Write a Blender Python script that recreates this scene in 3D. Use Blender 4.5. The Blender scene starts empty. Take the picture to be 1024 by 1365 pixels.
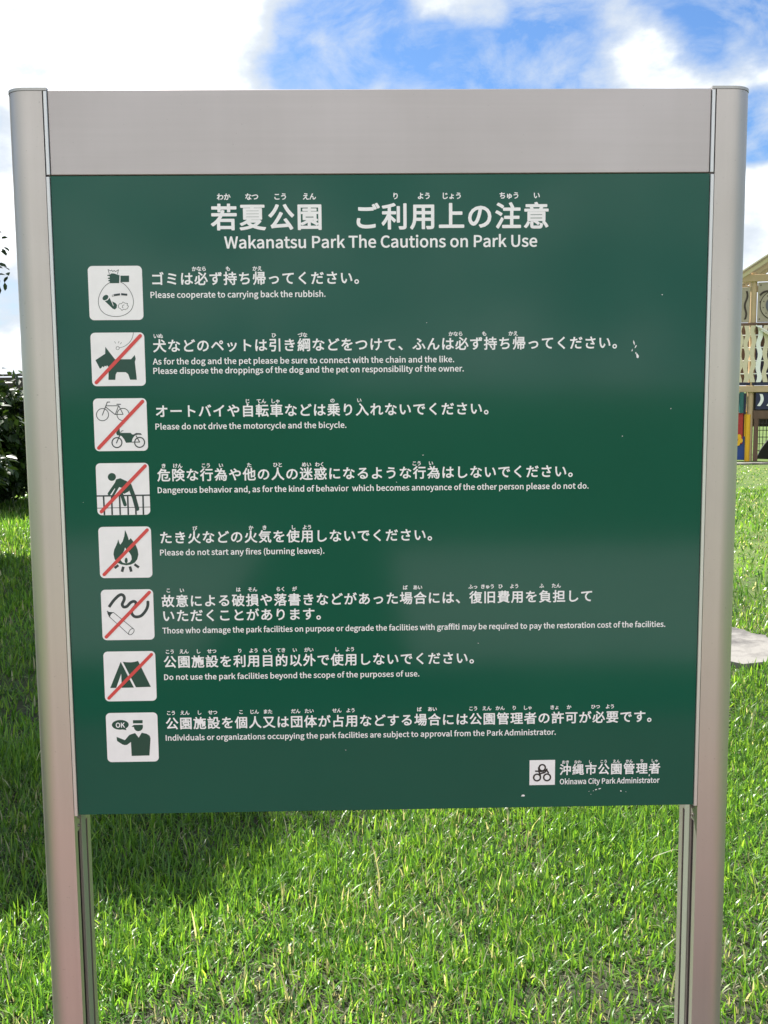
import bpy, bmesh, math, random, os
import numpy as np
from mathutils import Vector, Matrix
from mathutils.geometry import tessellate_polygon, delaunay_2d_cdt

random.seed(7)
rng = np.random.default_rng(11)
scene = bpy.context.scene
C = scene.collection
R = math.radians

# ------------------------------------------------------------------ camera
CAM = Vector((-0.032, -1.4693, 1.5))
RT = Vector((0.99972798, -0.02171371, -0.00851353))
UP = Vector((0.01096685, 0.11549512, 0.9932475))
FW = Vector((0.02058382, 0.99307069, -0.11570184))
cd = bpy.data.cameras.new('camera')
cd.sensor_fit = 'VERTICAL'
cd.sensor_height = 24.0
cd.lens = 24.0 * 1392 / 1365
cd.clip_start = 0.02
cd.clip_end = 2000
cam = bpy.data.objects.new('camera', cd)
C.objects.link(cam)
cam.matrix_world = Matrix(((RT.x, UP.x, -FW.x, CAM.x), (RT.y, UP.y, -FW.y, CAM.y), (RT.z, UP.z, -FW.z, CAM.z), (0, 0, 0, 1)))
scene.camera = cam

# ------------------------------------------------------------------ light
SUN_DIR = Vector((-0.60, 0.80, math.tan(R(51)))).normalized()    # towards the sun
SKY_STRENGTH = 0.07
CLOUD = 13.5
EXPOSURE = 1.42
sl = bpy.data.lights.new('sun', 'SUN')
sl.energy = 5.0
sl.angle = R(0.53)
sl.color = (1.0, 0.955, 0.88)
so = bpy.data.objects.new('sun', sl)
C.objects.link(so)
so.rotation_euler = SUN_DIR.to_track_quat('Z', 'Y').to_euler()

w = bpy.data.worlds.new('World')
scene.world = w
w.use_nodes = True
nt = w.node_tree
nt.nodes.clear()
N = nt.nodes.new
L = nt.links.new
def mth(op, a, b=None, c=None, clamp=False, tree=None):
    t = tree or nt
    n = t.nodes.new('ShaderNodeMath'); n.operation = op; n.use_clamp = clamp
    for i, v in enumerate((a, b, c)):
        if v is None: continue
        if isinstance(v, (int, float)): n.inputs[i].default_value = v
        else: t.links.new(v, n.inputs[i])
    return n.outputs[0]
out = N('ShaderNodeOutputWorld'); bg = N('ShaderNodeBackground')
bg.inputs[1].default_value = SKY_STRENGTH
sky = N('ShaderNodeTexSky'); sky.sky_type = 'NISHITA'; sky.sun_disc = False
sky.sun_elevation = math.asin(SUN_DIR.z)
sky.sun_rotation = math.atan2(SUN_DIR.x, SUN_DIR.y)
sky.altitude = 20; sky.air_density = 1.0; sky.dust_density = 0.7; sky.ozone_density = 1.6
tc = N('ShaderNodeTexCoord')
# clouds: noise on the direction, with the banks in view plus unseen ones added to brighten the board
mp = N('ShaderNodeMapping'); mp.inputs['Scale'].default_value = (1.0, 1.0, 1.6); mp.inputs['Location'].default_value = (3.1, 1.7, 0.4)
L(tc.outputs['Generated'], mp.inputs[0])
n1 = N('ShaderNodeTexNoise'); n1.inputs['Scale'].default_value = 6.5; n1.inputs['Detail'].default_value = 9; n1.inputs['Roughness'].default_value = 0.56
n1.inputs['Distortion'].default_value = 0.25
L(mp.outputs[0], n1.inputs['Vector'])
n2 = N('ShaderNodeTexNoise'); n2.inputs['Scale'].default_value = 14; n2.inputs['Detail'].default_value = 8; n2.inputs['Roughness'].default_value = 0.6
L(mp.outputs[0], n2.inputs['Vector'])
def ray(px, py):
    return (FW * 1392 + RT * (px - 512) - UP * (py - 682.5)).normalized()
acc = mth('MULTIPLY_ADD', n1.outputs['Fac'], 3.0, -1.25)
acc = mth('ADD', acc, mth('MULTIPLY_ADD', n2.outputs['Fac'], 1.9, -0.95))
# (direction of the bank, angular radius in degrees, weight)
BANKS = [((130, 10), 9.5, 1.1), ((250, 70), 3.5, 0.6), ((20, 300), 5, 0.55), ((10, 460), 4, 0.6), ((470, 40), 1.6, 0.25), ((620, 20), 2.8, 0.55), ((330, 10), 2.2, 0.3), ((0.1, -1, 0.55), 42, 1.1), ((-0.8, -0.5, 0.6), 25, 0.6), ((850, 95), 2.6, 0.55), ((930, 90), 2.8, 0.5), ((1040, 310), 6.5, 0.9), ((800, 20), 2.5, 0.1),
         ((400, 90), 2.8, -0.85), ((430, 60), 2.4, -0.5), ((740, 75), 2.8, -0.8), ((600, 100), 2.4, -0.7), ((530, 60), 1.8, -0.4), ((1014, 170), 1.6, -1.6), ((680, 100), 2.2, -0.6), ((990, 5), 3.0, -0.9), ((900, 20), 2.2, -0.45), ((5, 190), 1.7, -0.9), ((8, 405), 1.4, -0.6), ((480, 0), 2.0, -0.2)]
for dr, rad, wt in BANKS:
    d = N('ShaderNodeVectorMath'); d.operation = 'DOT_PRODUCT'
    L(tc.outputs['Generated'], d.inputs[0]); d.inputs[1].default_value = ray(*dr) if len(dr) == 2 else Vector(dr).normalized()
    mr = N('ShaderNodeMapRange'); mr.interpolation_type = 'SMOOTHSTEP'
    mr.inputs[1].default_value = math.cos(R(rad * 1.5)); mr.inputs[2].default_value = math.cos(R(rad * 0.35))
    mr.inputs[3].default_value = 0; mr.inputs[4].default_value = wt
    L(d.outputs['Value'], mr.inputs[0])
    acc = mth('ADD', acc, mr.outputs[0])
mask = N('ShaderNodeMapRange'); mask.interpolation_type = 'SMOOTHSTEP'
mask.inputs[1].default_value = -0.30; mask.inputs[2].default_value = 0.85
L(acc, mask.inputs[0])
# white, with slightly greyer thick parts
ccol = N('ShaderNodeMix'); ccol.data_type = 'RGBA'
ccol.inputs[6].default_value = (4.1, 4.5, 5.0, 1); ccol.inputs[7].default_value = (CLOUD, CLOUD, CLOUD * 1.0, 1)
thick = N('ShaderNodeMapRange'); thick.interpolation_type = 'SMOOTHSTEP'
thick.inputs[1].default_value = 0.6; thick.inputs[2].default_value = 2.7
n4 = N('ShaderNodeTexNoise'); n4.inputs['Scale'].default_value = 9; n4.inputs['Detail'].default_value = 7; n4.inputs['Roughness'].default_value = 0.55
L(mp.outputs[0], n4.inputs['Vector'])
L(mth('ADD', acc, mth('MULTIPLY_ADD', n4.outputs['Fac'], 2.4, -1.2)), thick.inputs[0]); L(thick.outputs[0], ccol.inputs[0])
mx = N('ShaderNodeMix'); mx.data_type = 'RGBA'
tint = N('ShaderNodeMix'); tint.data_type = 'RGBA'; tint.blend_type = 'MULTIPLY'; tint.inputs[0].default_value = 1
tint.inputs[7].default_value = (0.40, 0.58, 0.80, 1)
L(sky.outputs[0], tint.inputs[6])
n3 = N('ShaderNodeTexNoise'); n3.inputs['Scale'].default_value = 8; n3.inputs['Detail'].default_value = 10; n3.inputs['Roughness'].default_value = 0.62; n3.inputs['Distortion'].default_value = 0.9
L(mp.outputs[0], n3.inputs['Vector'])
veil = mth('MULTIPLY', mth('MULTIPLY_ADD', n3.outputs['Fac'], 3.6, -1.55, clamp=True), 0.85)
L(mth('MAXIMUM', mask.outputs[0], veil), mx.inputs[0]); L(tint.outputs[2], mx.inputs[6]); L(ccol.outputs[2], mx.inputs[7])
L(mx.outputs[2], bg.inputs[0]); L(bg.outputs[0], out.inputs[0])

scene.view_settings.view_transform = 'Standard'
scene.view_settings.look = 'None'
scene.view_settings.gamma = 1.0
scene.view_settings.use_curve_mapping = False
scene.view_settings.exposure = EXPOSURE
scene.render.engine = 'CYCLES'
scene.cycles.use_denoising = True
scene.cycles.max_bounces = 8
scene.cycles.transparent_max_bounces = 8

# ------------------------------------------------------------------ materials
def mat(name, color, rough=0.5, metal=0.0, **kw):
    m = bpy.data.materials.new(name); m.use_nodes = True
    p = m.node_tree.nodes['Principled BSDF']
    p.inputs['Base Color'].default_value = (*color, 1)
    p.inputs['Roughness'].default_value = rough
    p.inputs['Metallic'].default_value = metal
    for k, v in kw.items():
        p.inputs[k].default_value = v
    return m
def nodes_of(m):
    t = m.node_tree
    return t, t.nodes['Principled BSDF'], t.nodes.new, t.links.new
def vary(m, scale, c1, c2, stretch=(1, 1, 1), detail=6, rough=0.6, lo=0.3, hi=0.7, bump=0.0, dist=0.002, coord='Object', bscale=None):
    t, p, n, l = nodes_of(m)
    co = n('ShaderNodeTexCoord'); mp = n('ShaderNodeMapping'); mp.inputs['Scale'].default_value = stretch
    l(co.outputs[coord], mp.inputs[0])
    no = n('ShaderNodeTexNoise'); no.inputs['Scale'].default_value = scale; no.inputs['Detail'].default_value = detail; no.inputs['Roughness'].default_value = rough
    l(mp.outputs[0], no.inputs['Vector'])
    r = n('ShaderNodeValToRGB'); r.color_ramp.elements[0].position = lo; r.color_ramp.elements[1].position = hi
    r.color_ramp.elements[0].color = (*c1, 1); r.color_ramp.elements[1].color = (*c2, 1)
    l(no.outputs['Fac'], r.inputs[0]); l(r.outputs[0], p.inputs['Base Color'])
    if bump:
        nb = no
        if bscale:
            nb = n('ShaderNodeTexNoise'); nb.inputs['Scale'].default_value = bscale; nb.inputs['Detail'].default_value = 4
            l(mp.outputs[0], nb.inputs['Vector'])
        b = n('ShaderNodeBump'); b.inputs['Strength'].default_value = bump; b.inputs['Distance'].default_value = dist
        l(nb.outputs['Fac'], b.inputs['Height']); l(b.outputs[0], p.inputs['Normal'])
    return m

M = {}
M['alu'] = vary(mat('satin_aluminium', (0.6, 0.58, 0.59), 0.42, 0.85), 3, (0.50, 0.455, 0.44), (0.53, 0.485, 0.47), stretch=(1, 1, 0.3), bump=0.12, dist=0.0004, bscale=900)
M['header'] = vary(mat('brushed_header_aluminium', (0.55, 0.53, 0.54), 0.46, 0.75), 22, (0.44, 0.40, 0.405), (0.46, 0.42, 0.425), stretch=(0.1, 1, 6), bump=0.05, dist=0.0002, bscale=300)
def weather(m, streak=0.10, speck=0.25):
    """dirt on bare metal: faint runs down the face and small dull specks"""
    t, p, n, l = nodes_of(m)
    src = p.inputs['Base Color'].links[0].from_socket
    co = n('ShaderNodeTexCoord')
    mp = n('ShaderNodeMapping'); mp.inputs['Scale'].default_value = (60, 60, 1.6); l(co.outputs['Object'], mp.inputs[0])
    a = n('ShaderNodeTexNoise'); a.inputs['Scale'].default_value = 1.0; a.inputs['Detail'].default_value = 4; l(mp.outputs[0], a.inputs[0])
    b = n('ShaderNodeTexNoise'); b.inputs['Scale'].default_value = 260; b.inputs['Detail'].default_value = 1; l(co.outputs['Object'], b.inputs[0])
    c = n('ShaderNodeTexNoise'); c.inputs['Scale'].default_value = 5; c.inputs['Detail'].default_value = 6; l(co.outputs['Object'], c.inputs[0])
    f = mth('MULTIPLY_ADD', a.outputs[0], -streak * 2, 1 + streak, tree=t)
    g = mth('MULTIPLY_ADD', b.outputs[0], 14.0, -10.4, clamp=True, tree=t)
    f = mth('MULTIPLY', f, mth('MULTIPLY_ADD', g, -speck, 1.0, tree=t), tree=t)
    f = mth('MULTIPLY', f, mth('MULTIPLY_ADD', c.outputs[0], -.16, 1.08, tree=t), tree=t)
    mx = n('ShaderNodeVectorMath'); mx.operation = 'SCALE'; l(src, mx.inputs[0]); l(f, mx.inputs['Scale'])
    l(mx.outputs[0], p.inputs['Base Color'])
    l(mth('MULTIPLY_ADD', c.outputs[0], .22, p.inputs['Roughness'].default_value - .1, tree=t), p.inputs['Roughness'])
weather(M['alu']); weather(M['header'], .025)
M['trim'] = mat('pale_trim_aluminium', (0.60, 0.60, 0.61), 0.35, 0.7)
M['cap'] = mat('grey_post_cap', (0.42, 0.41, 0.41), 0.45, 0.6)
M['slot'] = mat('dark_slot_shade', (0.012, 0.008, 0.009), 0.9, 0.0, **{'Specular IOR Level': 0.1})
M['channel'] = mat('channel_aluminium', (0.34, 0.35, 0.31), 0.5, 0.6)
M['screw'] = mat('dull_steel', (0.22, 0.2, 0.19), 0.45, 0.8)
M['green'] = vary(mat('glossy_green_film', (0.01, 0.08, 0.05), 0.10, 0.0, **{'Specular IOR Level': 0.33}), 2.4, (0.0016, 0.074, 0.050), (0.0022, 0.083, 0.056), bump=0.03, dist=0.004, bscale=5)
M['ink_green'] = mat('green_print', (0.006, 0.055, 0.04), 0.3)
M['ink'] = mat('dark_print', (0.022, 0.035, 0.042), 0.3)
M['black'] = mat('black_print', (0.012, 0.012, 0.014), 0.3)
M['white'] = vary(mat('white_print', (0.8, 0.8, 0.8), 0.32), 40, (0.79, 0.785, 0.82), (0.86, 0.855, 0.89))
M['red'] = mat('red_print', (0.62, 0.06, 0.06), 0.32)

# ------------------------------------------------------------------ helpers
def tag(o, label=None, cat=None, group=None, kind=None):
    if label: o['label'] = label
    if cat: o['category'] = cat
    if group: o['group'] = group
    if kind: o['kind'] = kind
    return o
def empty(name, loc=(0, 0, 0), rz=0):
    o = bpy.data.objects.new(name, None); C.objects.link(o)
    o.location = loc; o.rotation_euler = (0, 0, rz); o.empty_display_size = 0.1
    return o
def link(name, me, m=None, parent=None, loc=None):
    o = bpy.data.objects.new(name, me); C.objects.link(o)
    if m is not None:
        for k in (m if isinstance(m, (list, tuple)) else [m]): me.materials.append(k)
    if parent is not None: o.parent = parent
    if loc is not None: o.location = loc
    return o
def obj(name, bm, m=None, parent=None, loc=None, smooth=False):
    me = bpy.data.meshes.new(name); bm.to_mesh(me); bm.free()
    if smooth:
        for p in me.polygons: p.use_smooth = True
    return link(name, me, m, parent, loc)
def box(bm, x0, x1, y0, y1, z0, z1, bev=0.0):
    r = bmesh.ops.create_cube(bm, size=1)
    for v in r['verts']:
        v.co = Vector((x0 + (v.co.x + .5) * (x1 - x0), y0 + (v.co.y + .5) * (y1 - y0), z0 + (v.co.z + .5) * (z1 - z0)))
    if bev:
        es = list({e for v in r['verts'] for e in v.link_edges})
        bmesh.ops.bevel(bm, geom=es, offset=bev, segments=1, affect='EDGES')
def prism(bm, pts, z0, z1, axis='z'):
    f = {'z': lambda a, b, c: (a, b, c), 'y': lambda a, b, c: (a, c, b), 'x': lambda a, b, c: (c, a, b)}[axis]
    a = [bm.verts.new(f(p[0], p[1], z0)) for p in pts]; b = [bm.verts.new(f(p[0], p[1], z1)) for p in pts]
    n = len(pts)
    tris = tessellate_polygon([[Vector((p[0], p[1], 0)) for p in pts]])
    for t in tris:
        bm.faces.new([a[i] for i in t]); bm.faces.new([b[i] for i in reversed(t)])
    for i in range(n):
        bm.faces.new((a[i], a[(i + 1) % n], b[(i + 1) % n], b[i]))
    bmesh.ops.recalc_face_normals(bm, faces=bm.faces[:])
def tube(bm, pts, rad, n=8, cap=True):
    rings = []
    pts = [Vector(p) for p in pts]
    for i, p in enumerate(pts):
        d = (pts[min(i + 1, len(pts) - 1)] - pts[max(i - 1, 0)]).normalized()
        q = d.to_track_quat('Z', 'Y'); r = rad[i] if isinstance(rad, (list, tuple)) else rad
        rings.append([bm.verts.new(p + q @ Vector((r * math.cos(2 * math.pi * k / n), r * math.sin(2 * math.pi * k / n), 0))) for k in range(n)])
    for a, b in zip(rings, rings[1:]):
        for k in range(n):
            bm.faces.new((a[k], a[(k + 1) % n], b[(k + 1) % n], b[k]))
    if cap:
        for f in (bm.faces.new(list(reversed(rings[0]))), bm.faces.new(rings[-1])):
            f.smooth = False
            for e in f.edges: e.smooth = False

# ================================================================== THE SIGN
# the panel's front face lies at y = 0; its centre is ZC above the ground
ZC = 1.341
ZB, ZT = ZC - 0.4515, ZC + 0.4515           # green panel
ZH = ZC + 0.5645                            # top of the header
sign = empty('notice_board', (0, 0, 0))
tag(sign, 'green park rules board with white Japanese and English lettering between rounded aluminium posts', 'sign')

def post_profile(s, groove):
    # s = -1 left, +1 right; points (x, y) counted from the inner front edge outwards
    xi, xo, yf, yb, r = 0.4565, 0.5085, -0.0015, 0.083, 0.030
    pts = [(xi, yf)]
    for k in range(29):
        a = k / 28 * math.pi / 2
        pts.append((xo - r + r * math.sin(a), yf + r - r * math.cos(a)))
    for k in range(17):
        a = k / 16 * math.pi / 2
        pts.append((xo - r + r * math.cos(a), yb - r + r * math.sin(a)))
    pts.append((xi, yb))
    if groove:      # two long slots in the inner face
        for (a, b) in ((0.066, 0.055), (0.026, 0.013)):
            pts += [(xi, a), (xi + 0.012, a), (xi + 0.012, b), (xi, b)]
    return [(p[0] * s, p[1]) for p in pts]
for s in (-1, 1):
    bm = bmesh.new()
    prism(bm, post_profile(s, True), 0.0, ZB - 0.031)
    prism(bm, post_profile(s, False), ZB - 0.031, ZH - 0.002)
    p = obj('post', bm, M['alu'], sign)
    # near-black fill in each slot, its shade put into the colour
    for (a, b) in ((0.0655, 0.0555), (0.0255, 0.0135)):
        bm = bmesh.new(); x = sorted((s * 0.4582, s * 0.4675))
        box(bm, x[0], x[1], b, a, 0.0, ZB - 0.032)
        obj('slot_shade_fill', bm, M['slot'], p)
    bm = bmesh.new(); x = sorted((s * 0.4548, s * 0.4564))
    box(bm, x[0], x[1], 0.029, 0.052, 0.0, ZB - 0.002, 0.0004)
    obj('channel_strip', bm, M['channel'], p)
    # screws above the slots
    for (yy, zz) in ((0.020, ZB - 0.011), (0.0195, ZB - 0.024), (0.060, ZB - 0.012)):
        bm = bmesh.new()
        r_ = bmesh.ops.create_cone(bm, cap_ends=True, segments=10, radius1=0.0026, radius2=0.0022, depth=0.0016)
        bmesh.ops.rotate(bm, verts=bm.verts, cent=(0, 0, 0), matrix=Matrix.Rotation(R(90), 3, 'Y'))
        obj('screw', bm, M['screw'], p, (s * 0.4557, yy, zz))
    # cap over the post and the trim
    bm = bmesh.new()
    prof = [(q[0] * s, q[1]) for q in post_profile(s, False)]
    prof = [(0.4502 if abs(q[0] - 0.4565) < 1e-6 else q[0] + 0.0006, q[1] + (-0.0006 if q[1] < 0.03 else 0.0006)) for q in prof]
    prism(bm, [(q[0] * s, q[1]) for q in prof], ZH - 0.0015, ZH + 0.0022)
    obj('post_cap', bm, M['cap'], p)
    # pale trim strips beside the header and beside the panel
    for z0, z1, xa, xb, yf in ((ZT + 0.0012, ZH - 0.002, 0.4502, 0.4550, -0.0022), (ZB - 0.001, ZT - 0.0012, 0.4508, 0.4556, -0.0030)):
        bm = bmesh.new(); x = sorted((s * xa, s * xb))
        box(bm, x[0], x[1], yf, 0.022, z0, z1, 0.0006)
        obj('edge_trim', bm, M['trim'], sign)

bm = bmesh.new(); box(bm, -0.4496, 0.4496, 0.0, 0.030, ZT + 0.0014, ZH - 0.0006, 0.0008)
obj('header_panel', bm, M['header'], sign)
bm = bmesh.new(); box(bm, -0.4504, 0.4504, 0.0, 0.018, ZB, ZT, 0.0005)
panel = obj('notice_panel', bm, M['green'], sign)
bm = bmesh.new(); box(bm, -0.4480, 0.4480, 0.019, 0.045, ZB + 0.02, ZT - 0.004, 0.001)
obj('back_panel', bm, M['channel'], sign)
for s in (-1, 1):
    bm = bmesh.new(); box(bm, s * 0.482 - 0.045, s * 0.482 + 0.045, -0.02, 0.10, 0.0, 0.03, 0.003)
    obj('base_plate', bm, M['channel'], sign)

# ------------------------------------------------------------------ lettering
FONT = None
try:
    FONT = bpy.data.fonts.load(os.path.join(bpy.utils.system_resource('DATAFILES'), 'fonts', 'Noto Sans CJK Regular.woff2'))
except Exception:
    FONT = None
_cache = {}
def raw_glyph(txt, res):
    cu = bpy.data.curves.new('g', 'FONT'); cu.body = txt; cu.resolution_u = res
    if FONT: cu.font = FONT
    o = bpy.data.objects.new('g', cu); C.objects.link(o)
    dg = bpy.context.evaluated_depsgraph_get()
    me = bpy.data.meshes.new_from_object(o.evaluated_get(dg))
    bpy.data.objects.remove(o); bpy.data.curves.remove(cu)
    vs = [(v.co.x, v.co.y) for v in me.vertices]; fs = [tuple(p.vertices) for p in me.polygons]
    bpy.data.meshes.remove(me)
    return vs, fs
EM = None
def em_size():
    global EM
    if EM is None:
        a, _ = raw_glyph('田一田', 2); b, _ = raw_glyph('田田', 2)
        EM = (max(p[0] for p in a) - max(p[0] for p in b))
    return EM
def fatten(vs, fs, e, seg=8):
    """grow a flat outline by e with round corners; one clean sheet of triangles"""
    # merge equal points
    idx, key, out = {}, [], []
    for p in vs:
        k = (round(p[0], 6), round(p[1], 6))
        if k not in idx: idx[k] = len(out); out.append(k)
        key.append(idx[k])
    F = []
    cnt = {}
    for f in fs:
        g = [key[i] for i in f]
        g = [a for i, a in enumerate(g) if a != g[i - 1]]
        if len(g) < 3: continue
        ar = sum(out[g[i - 1]][0] * out[g[i]][1] - out[g[i]][0] * out[g[i - 1]][1] for i in range(len(g)))
        if abs(ar) < 1e-9: continue
        if ar < 0: g.reverse()
        F.append(g)
        for i in range(len(g)):
            k = (min(g[i - 1], g[i]), max(g[i - 1], g[i])); cnt[k] = cnt.get(k, 0) + 1
    V = [Vector(p) for p in out]
    bnd = [k for k, c in cnt.items() if c == 1]
    if e > 0:
        used = set()
        for a, b in bnd:
            d = (V[b] - V[a]);
            if d.length < 1e-7: continue
            n = Vector((-d.y, d.x)).normalized() * e
            i = len(V); V += [V[a] + n, V[a] - n, V[b] - n, V[b] + n]
            F.append([i, i + 1, i + 2, i + 3]); used |= {a, b}
        for a in used:
            i = len(V)
            V += [V[a] + Vector((math.cos(2 * math.pi * k / seg), math.sin(2 * math.pi * k / seg))) * e for k in range(seg)]
            F.append(list(range(i, i + seg)))
    r = delaunay_2d_cdt(V, [], F, 1, 1e-6)
    return [(p[0], p[1]) for p in r[0]], [tuple(f) for f, q in zip(r[2], r[5]) if q]
def flat_area(V, F):
    return sum(abs(sum(V[f[i - 1]][0] * V[f[i]][1] - V[f[i]][0] * V[f[i - 1]][1] for i in range(len(f)))) / 2 for f in F)
def glyph(ch, wt, res=3):
    """one character in em units, centred on its cell"""
    k = (ch, wt, res)
    if k not in _cache:
        em = em_size()
        vs, fs = raw_glyph(ch, res)
        # cell: advance box starts at x = 0; vertical centre of an ideograph is at about 0.38 em above the baseline
        vs = [(x / em - 0.5, y / em - 0.38) for x, y in vs]
        if fs:
            a, b = fatten(vs, fs, wt), fatten(vs, fs, wt * .96)
            _cache[k] = b if flat_area(*a) > flat_area(*b) * 1.035 else a      # a closed-up counter shows as a jump in area
        else:
            _cache[k] = ([], [])
    return _cache[k]
def flat(name, V, F, m, z, parent, flip=False):
    """a flat print in panel millimetres (x right, y up) laid z mm in front of the panel"""
    me = bpy.data.meshes.new(name)
    me.from_pydata([(x / 1000, -z / 1000, ZC + y / 1000) for x, y in V], [], F)
    me.update()
    return link(name, me, m, parent)
def place(chars, em, v, wt, res=3):
    V, F = [], []
    for ch, u, sx in chars:
        vs, fs = glyph(ch, wt, res); i = len(V)
        V += [(u + x * em * sx, v + y * em) for x, y in vs]
        F += [tuple(a + i for a in f) for f in fs]
    return V, F
def jline(name, t, u0, v, pitch, em, wt, res=3):
    chars = [(c, u0 + i * pitch, 1.0) for i, c in enumerate(t) if c != '　']
    flat(name, *place(chars, em, v, wt, res), M['white'], 0.15, panel)
def furigana(items, v, em, wt):
    ch = []
    for t, u in items:
        adv = em * 0.96
        for i, c in enumerate(t):
            ch.append((c, u + (i - (len(t) - 1) / 2) * adv, 1.0))
    tag(flat('furigana', *place(ch, em, v, wt, 2), M['white'], 0.15, panel), kind='stuff')
def eline(name, t, u0, u1, base, cap, wt, res=3, z=0.15, m='white', parent=None):
    vs, fs = raw_glyph(t, res)
    pv, _ = raw_glyph('P', 2); ch = max(p[1] for p in pv)
    sy = cap / ch
    x0 = min(p[0] for p in vs); x1 = max(p[0] for p in vs)
    sx = (u1 - u0) / (x1 - x0)
    # grow in final millimetres, so the strokes keep one weight
    vs = [((x - x0) * sx, y * sy) for x, y in vs]
    V, F = fatten(vs, fs, wt, 6)
    flat(name, [(u0 + x, base + y) for x, y in V], F, M[m], z, parent or panel)

jline('heading_line', '若夏公園', -216.9, 396.2, 38.95, 37.0, 0.0235, 4)
jline('heading_line', 'ご利用上の注意', -216.9 + 5 * 38.95, 396.2, 38.95, 37.0, 0.0235, 4)
eline('heading_line', 'Wakanatsu Park The Cautions on Park Use', -217.0, 212.7, 354.5, 15.4, 0.42, 4)
ROWS = [('ゴミは必ず持ち帰ってください。', 313.9), ('犬などのペットは引き綱などをつけて、ふんは必ず持ち帰ってください。', 222.9),
        ('オートバイや自転車などは乗り入れないでください。', 132.8), ('危険な行為や他の人の迷惑になるような行為はしないでください。', 43.5),
        ('たき火などの火気を使用しないでください。', -45.2), ('故意による破損や落書きなどがあった場合には、復旧費用を負担して', -136.5),
        ('いただくことがあります。', -157.8), ('公園施設を利用目的以外で使用しないでください。', -225.2),
        ('公園施設を個人又は団体が占用などする場合には公園管理者の許可が必要です。', -316.2)]
for t, v in ROWS:
    jline('text_line', t, -310.4, v, 19.97, 18.8, 0.020)
jline('text_line', '沖縄市公園管理者', 260.9, -394.8, 18.75, 17.6, 0.021)
ENGLISH = [('Please cooperate to carrying back the rubbish.', -320.3, -80.0, 288.2), ('As for the dog and the pet please be sure to connect with the chain and the like.', -320.3, 98.0, 197.4),
           ('Please dispose the droppings of the dog and the pet on responsibility of the owner.', -320.0, 111.5, 184.5), ('Please do not drive the motorcycle and the bicycle.', -319.7, -53.4, 107.4),
           ('Dangerous behavior and, as for the kind of behavior  which becomes annoyance of the other person please do not do.', -319.5, 289.0, 18.2),
           ('Please do not start any fires (burning leaves).', -319.2, -87.0, -70.6), ('Those who damage the park facilities on purpose or degrade the facilities with graffiti may be required to pay the restoration cost of the facilities.', -319.5, 403.0, -183.4),
           ('Do not use the park facilities beyond the scope of the purposes of use.', -319.3, 47.3, -251.6), ('Individuals or organizations occupying the park facilities are subject to approval from the Park Administrator.', -320.0, 246.0, -341.7),
           ('Okinawa City Park Administrator', 253.0, 399.7, -417.0)]
for t, a, b, v in ENGLISH:
    eline('text_line', t, a, b, v, 8.0, 0.20, 2)
FURIGANA = [
  (9.7, 423.2, [('わか', -216.7),('なつ', -178.4),('こう', -139.5),('えん', -100.1),('り', 18.0),('よう', 57.0),('じょう', 95.0),('ちゅう', 174.1),('い', 211.8)]),
  (7, 327.1, [('かなら', -252.9),('も', -213.2),('かえ', -173.0)]),
  (7, 236.3, [('いぬ', -312.0),('ひ', -152.3),('づな', -112.5),('かなら', 100.4),('も', 140.3),('かえ', 180.6)]),
  (7, 145.6, [('じ', -190.9),('てん', -171.6),('しゃ', -151.9),('の', -72.3),('い', -34.9)]),
  (7, 56.4, [('き', -310.3),('けん', -290.6),('こう', -251.1),('い', -230.1),('た', -190.5),('ひと', -150.5),('めい', -110.0),('わく', -91.4),('こう', 45.2),('い', 65.2)]),
  (7, -32.5, [('び', -269.3),('か', -190.1),('き', -171.0),('し', -130.2),('よう', -110.7)]),
  (7, -121.1, [('こ', -309.4),('い', -290.2),('は', -210.1),('そん', -190.0),('らく', -149.8),('が', -130.2),('ば', 27.8),('あい', 45.7),('ふっ', 125.1),('きゅう', 145.9),('ひ', 164.4),('よう', 184.3),('ふ', 223.6),('たん', 244.5)]),
  (7, -210.2, [('こう', -310.1),('えん', -290.0),('し', -269.4),('せつ', -250.1),('り', -210.1),('よう', -190.3),('もく', -170.5),('てき', -151.2),('い', -131.4),('がい', -111.1),('し', -71.0),('よう', -52.0)]),
  (7, -300.6, [('こう', -311.3),('えん', -291.5),('し', -270.7),('せつ', -251.3),('こ', -210.6),('じん', -191.5),('また', -172.0),('だん', -131.7),('たい', -112.2),('せん', -72.2),('よう', -52.2),('ば', 47.1),('あい', 66.1),('こう', 125.6),('えん', 145.2),('かん', 164.7),('り', 185.3),('しゃ', 204.8),('きょ', 244.0),('か', 265.1),('ひつ', 303.8),('よう', 325.0)]),
  (5.6, -383.4, [('おき', 261.0),('なわ', 279.1),('し', 297.2),('こう', 317.1),('えん', 335.7),('かん', 354.7),('り', 373.3),('しゃ', 392.1)]),
]
for k, (em, v, items) in enumerate(FURIGANA):
    furigana(items, v, em, 0.027)

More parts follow.
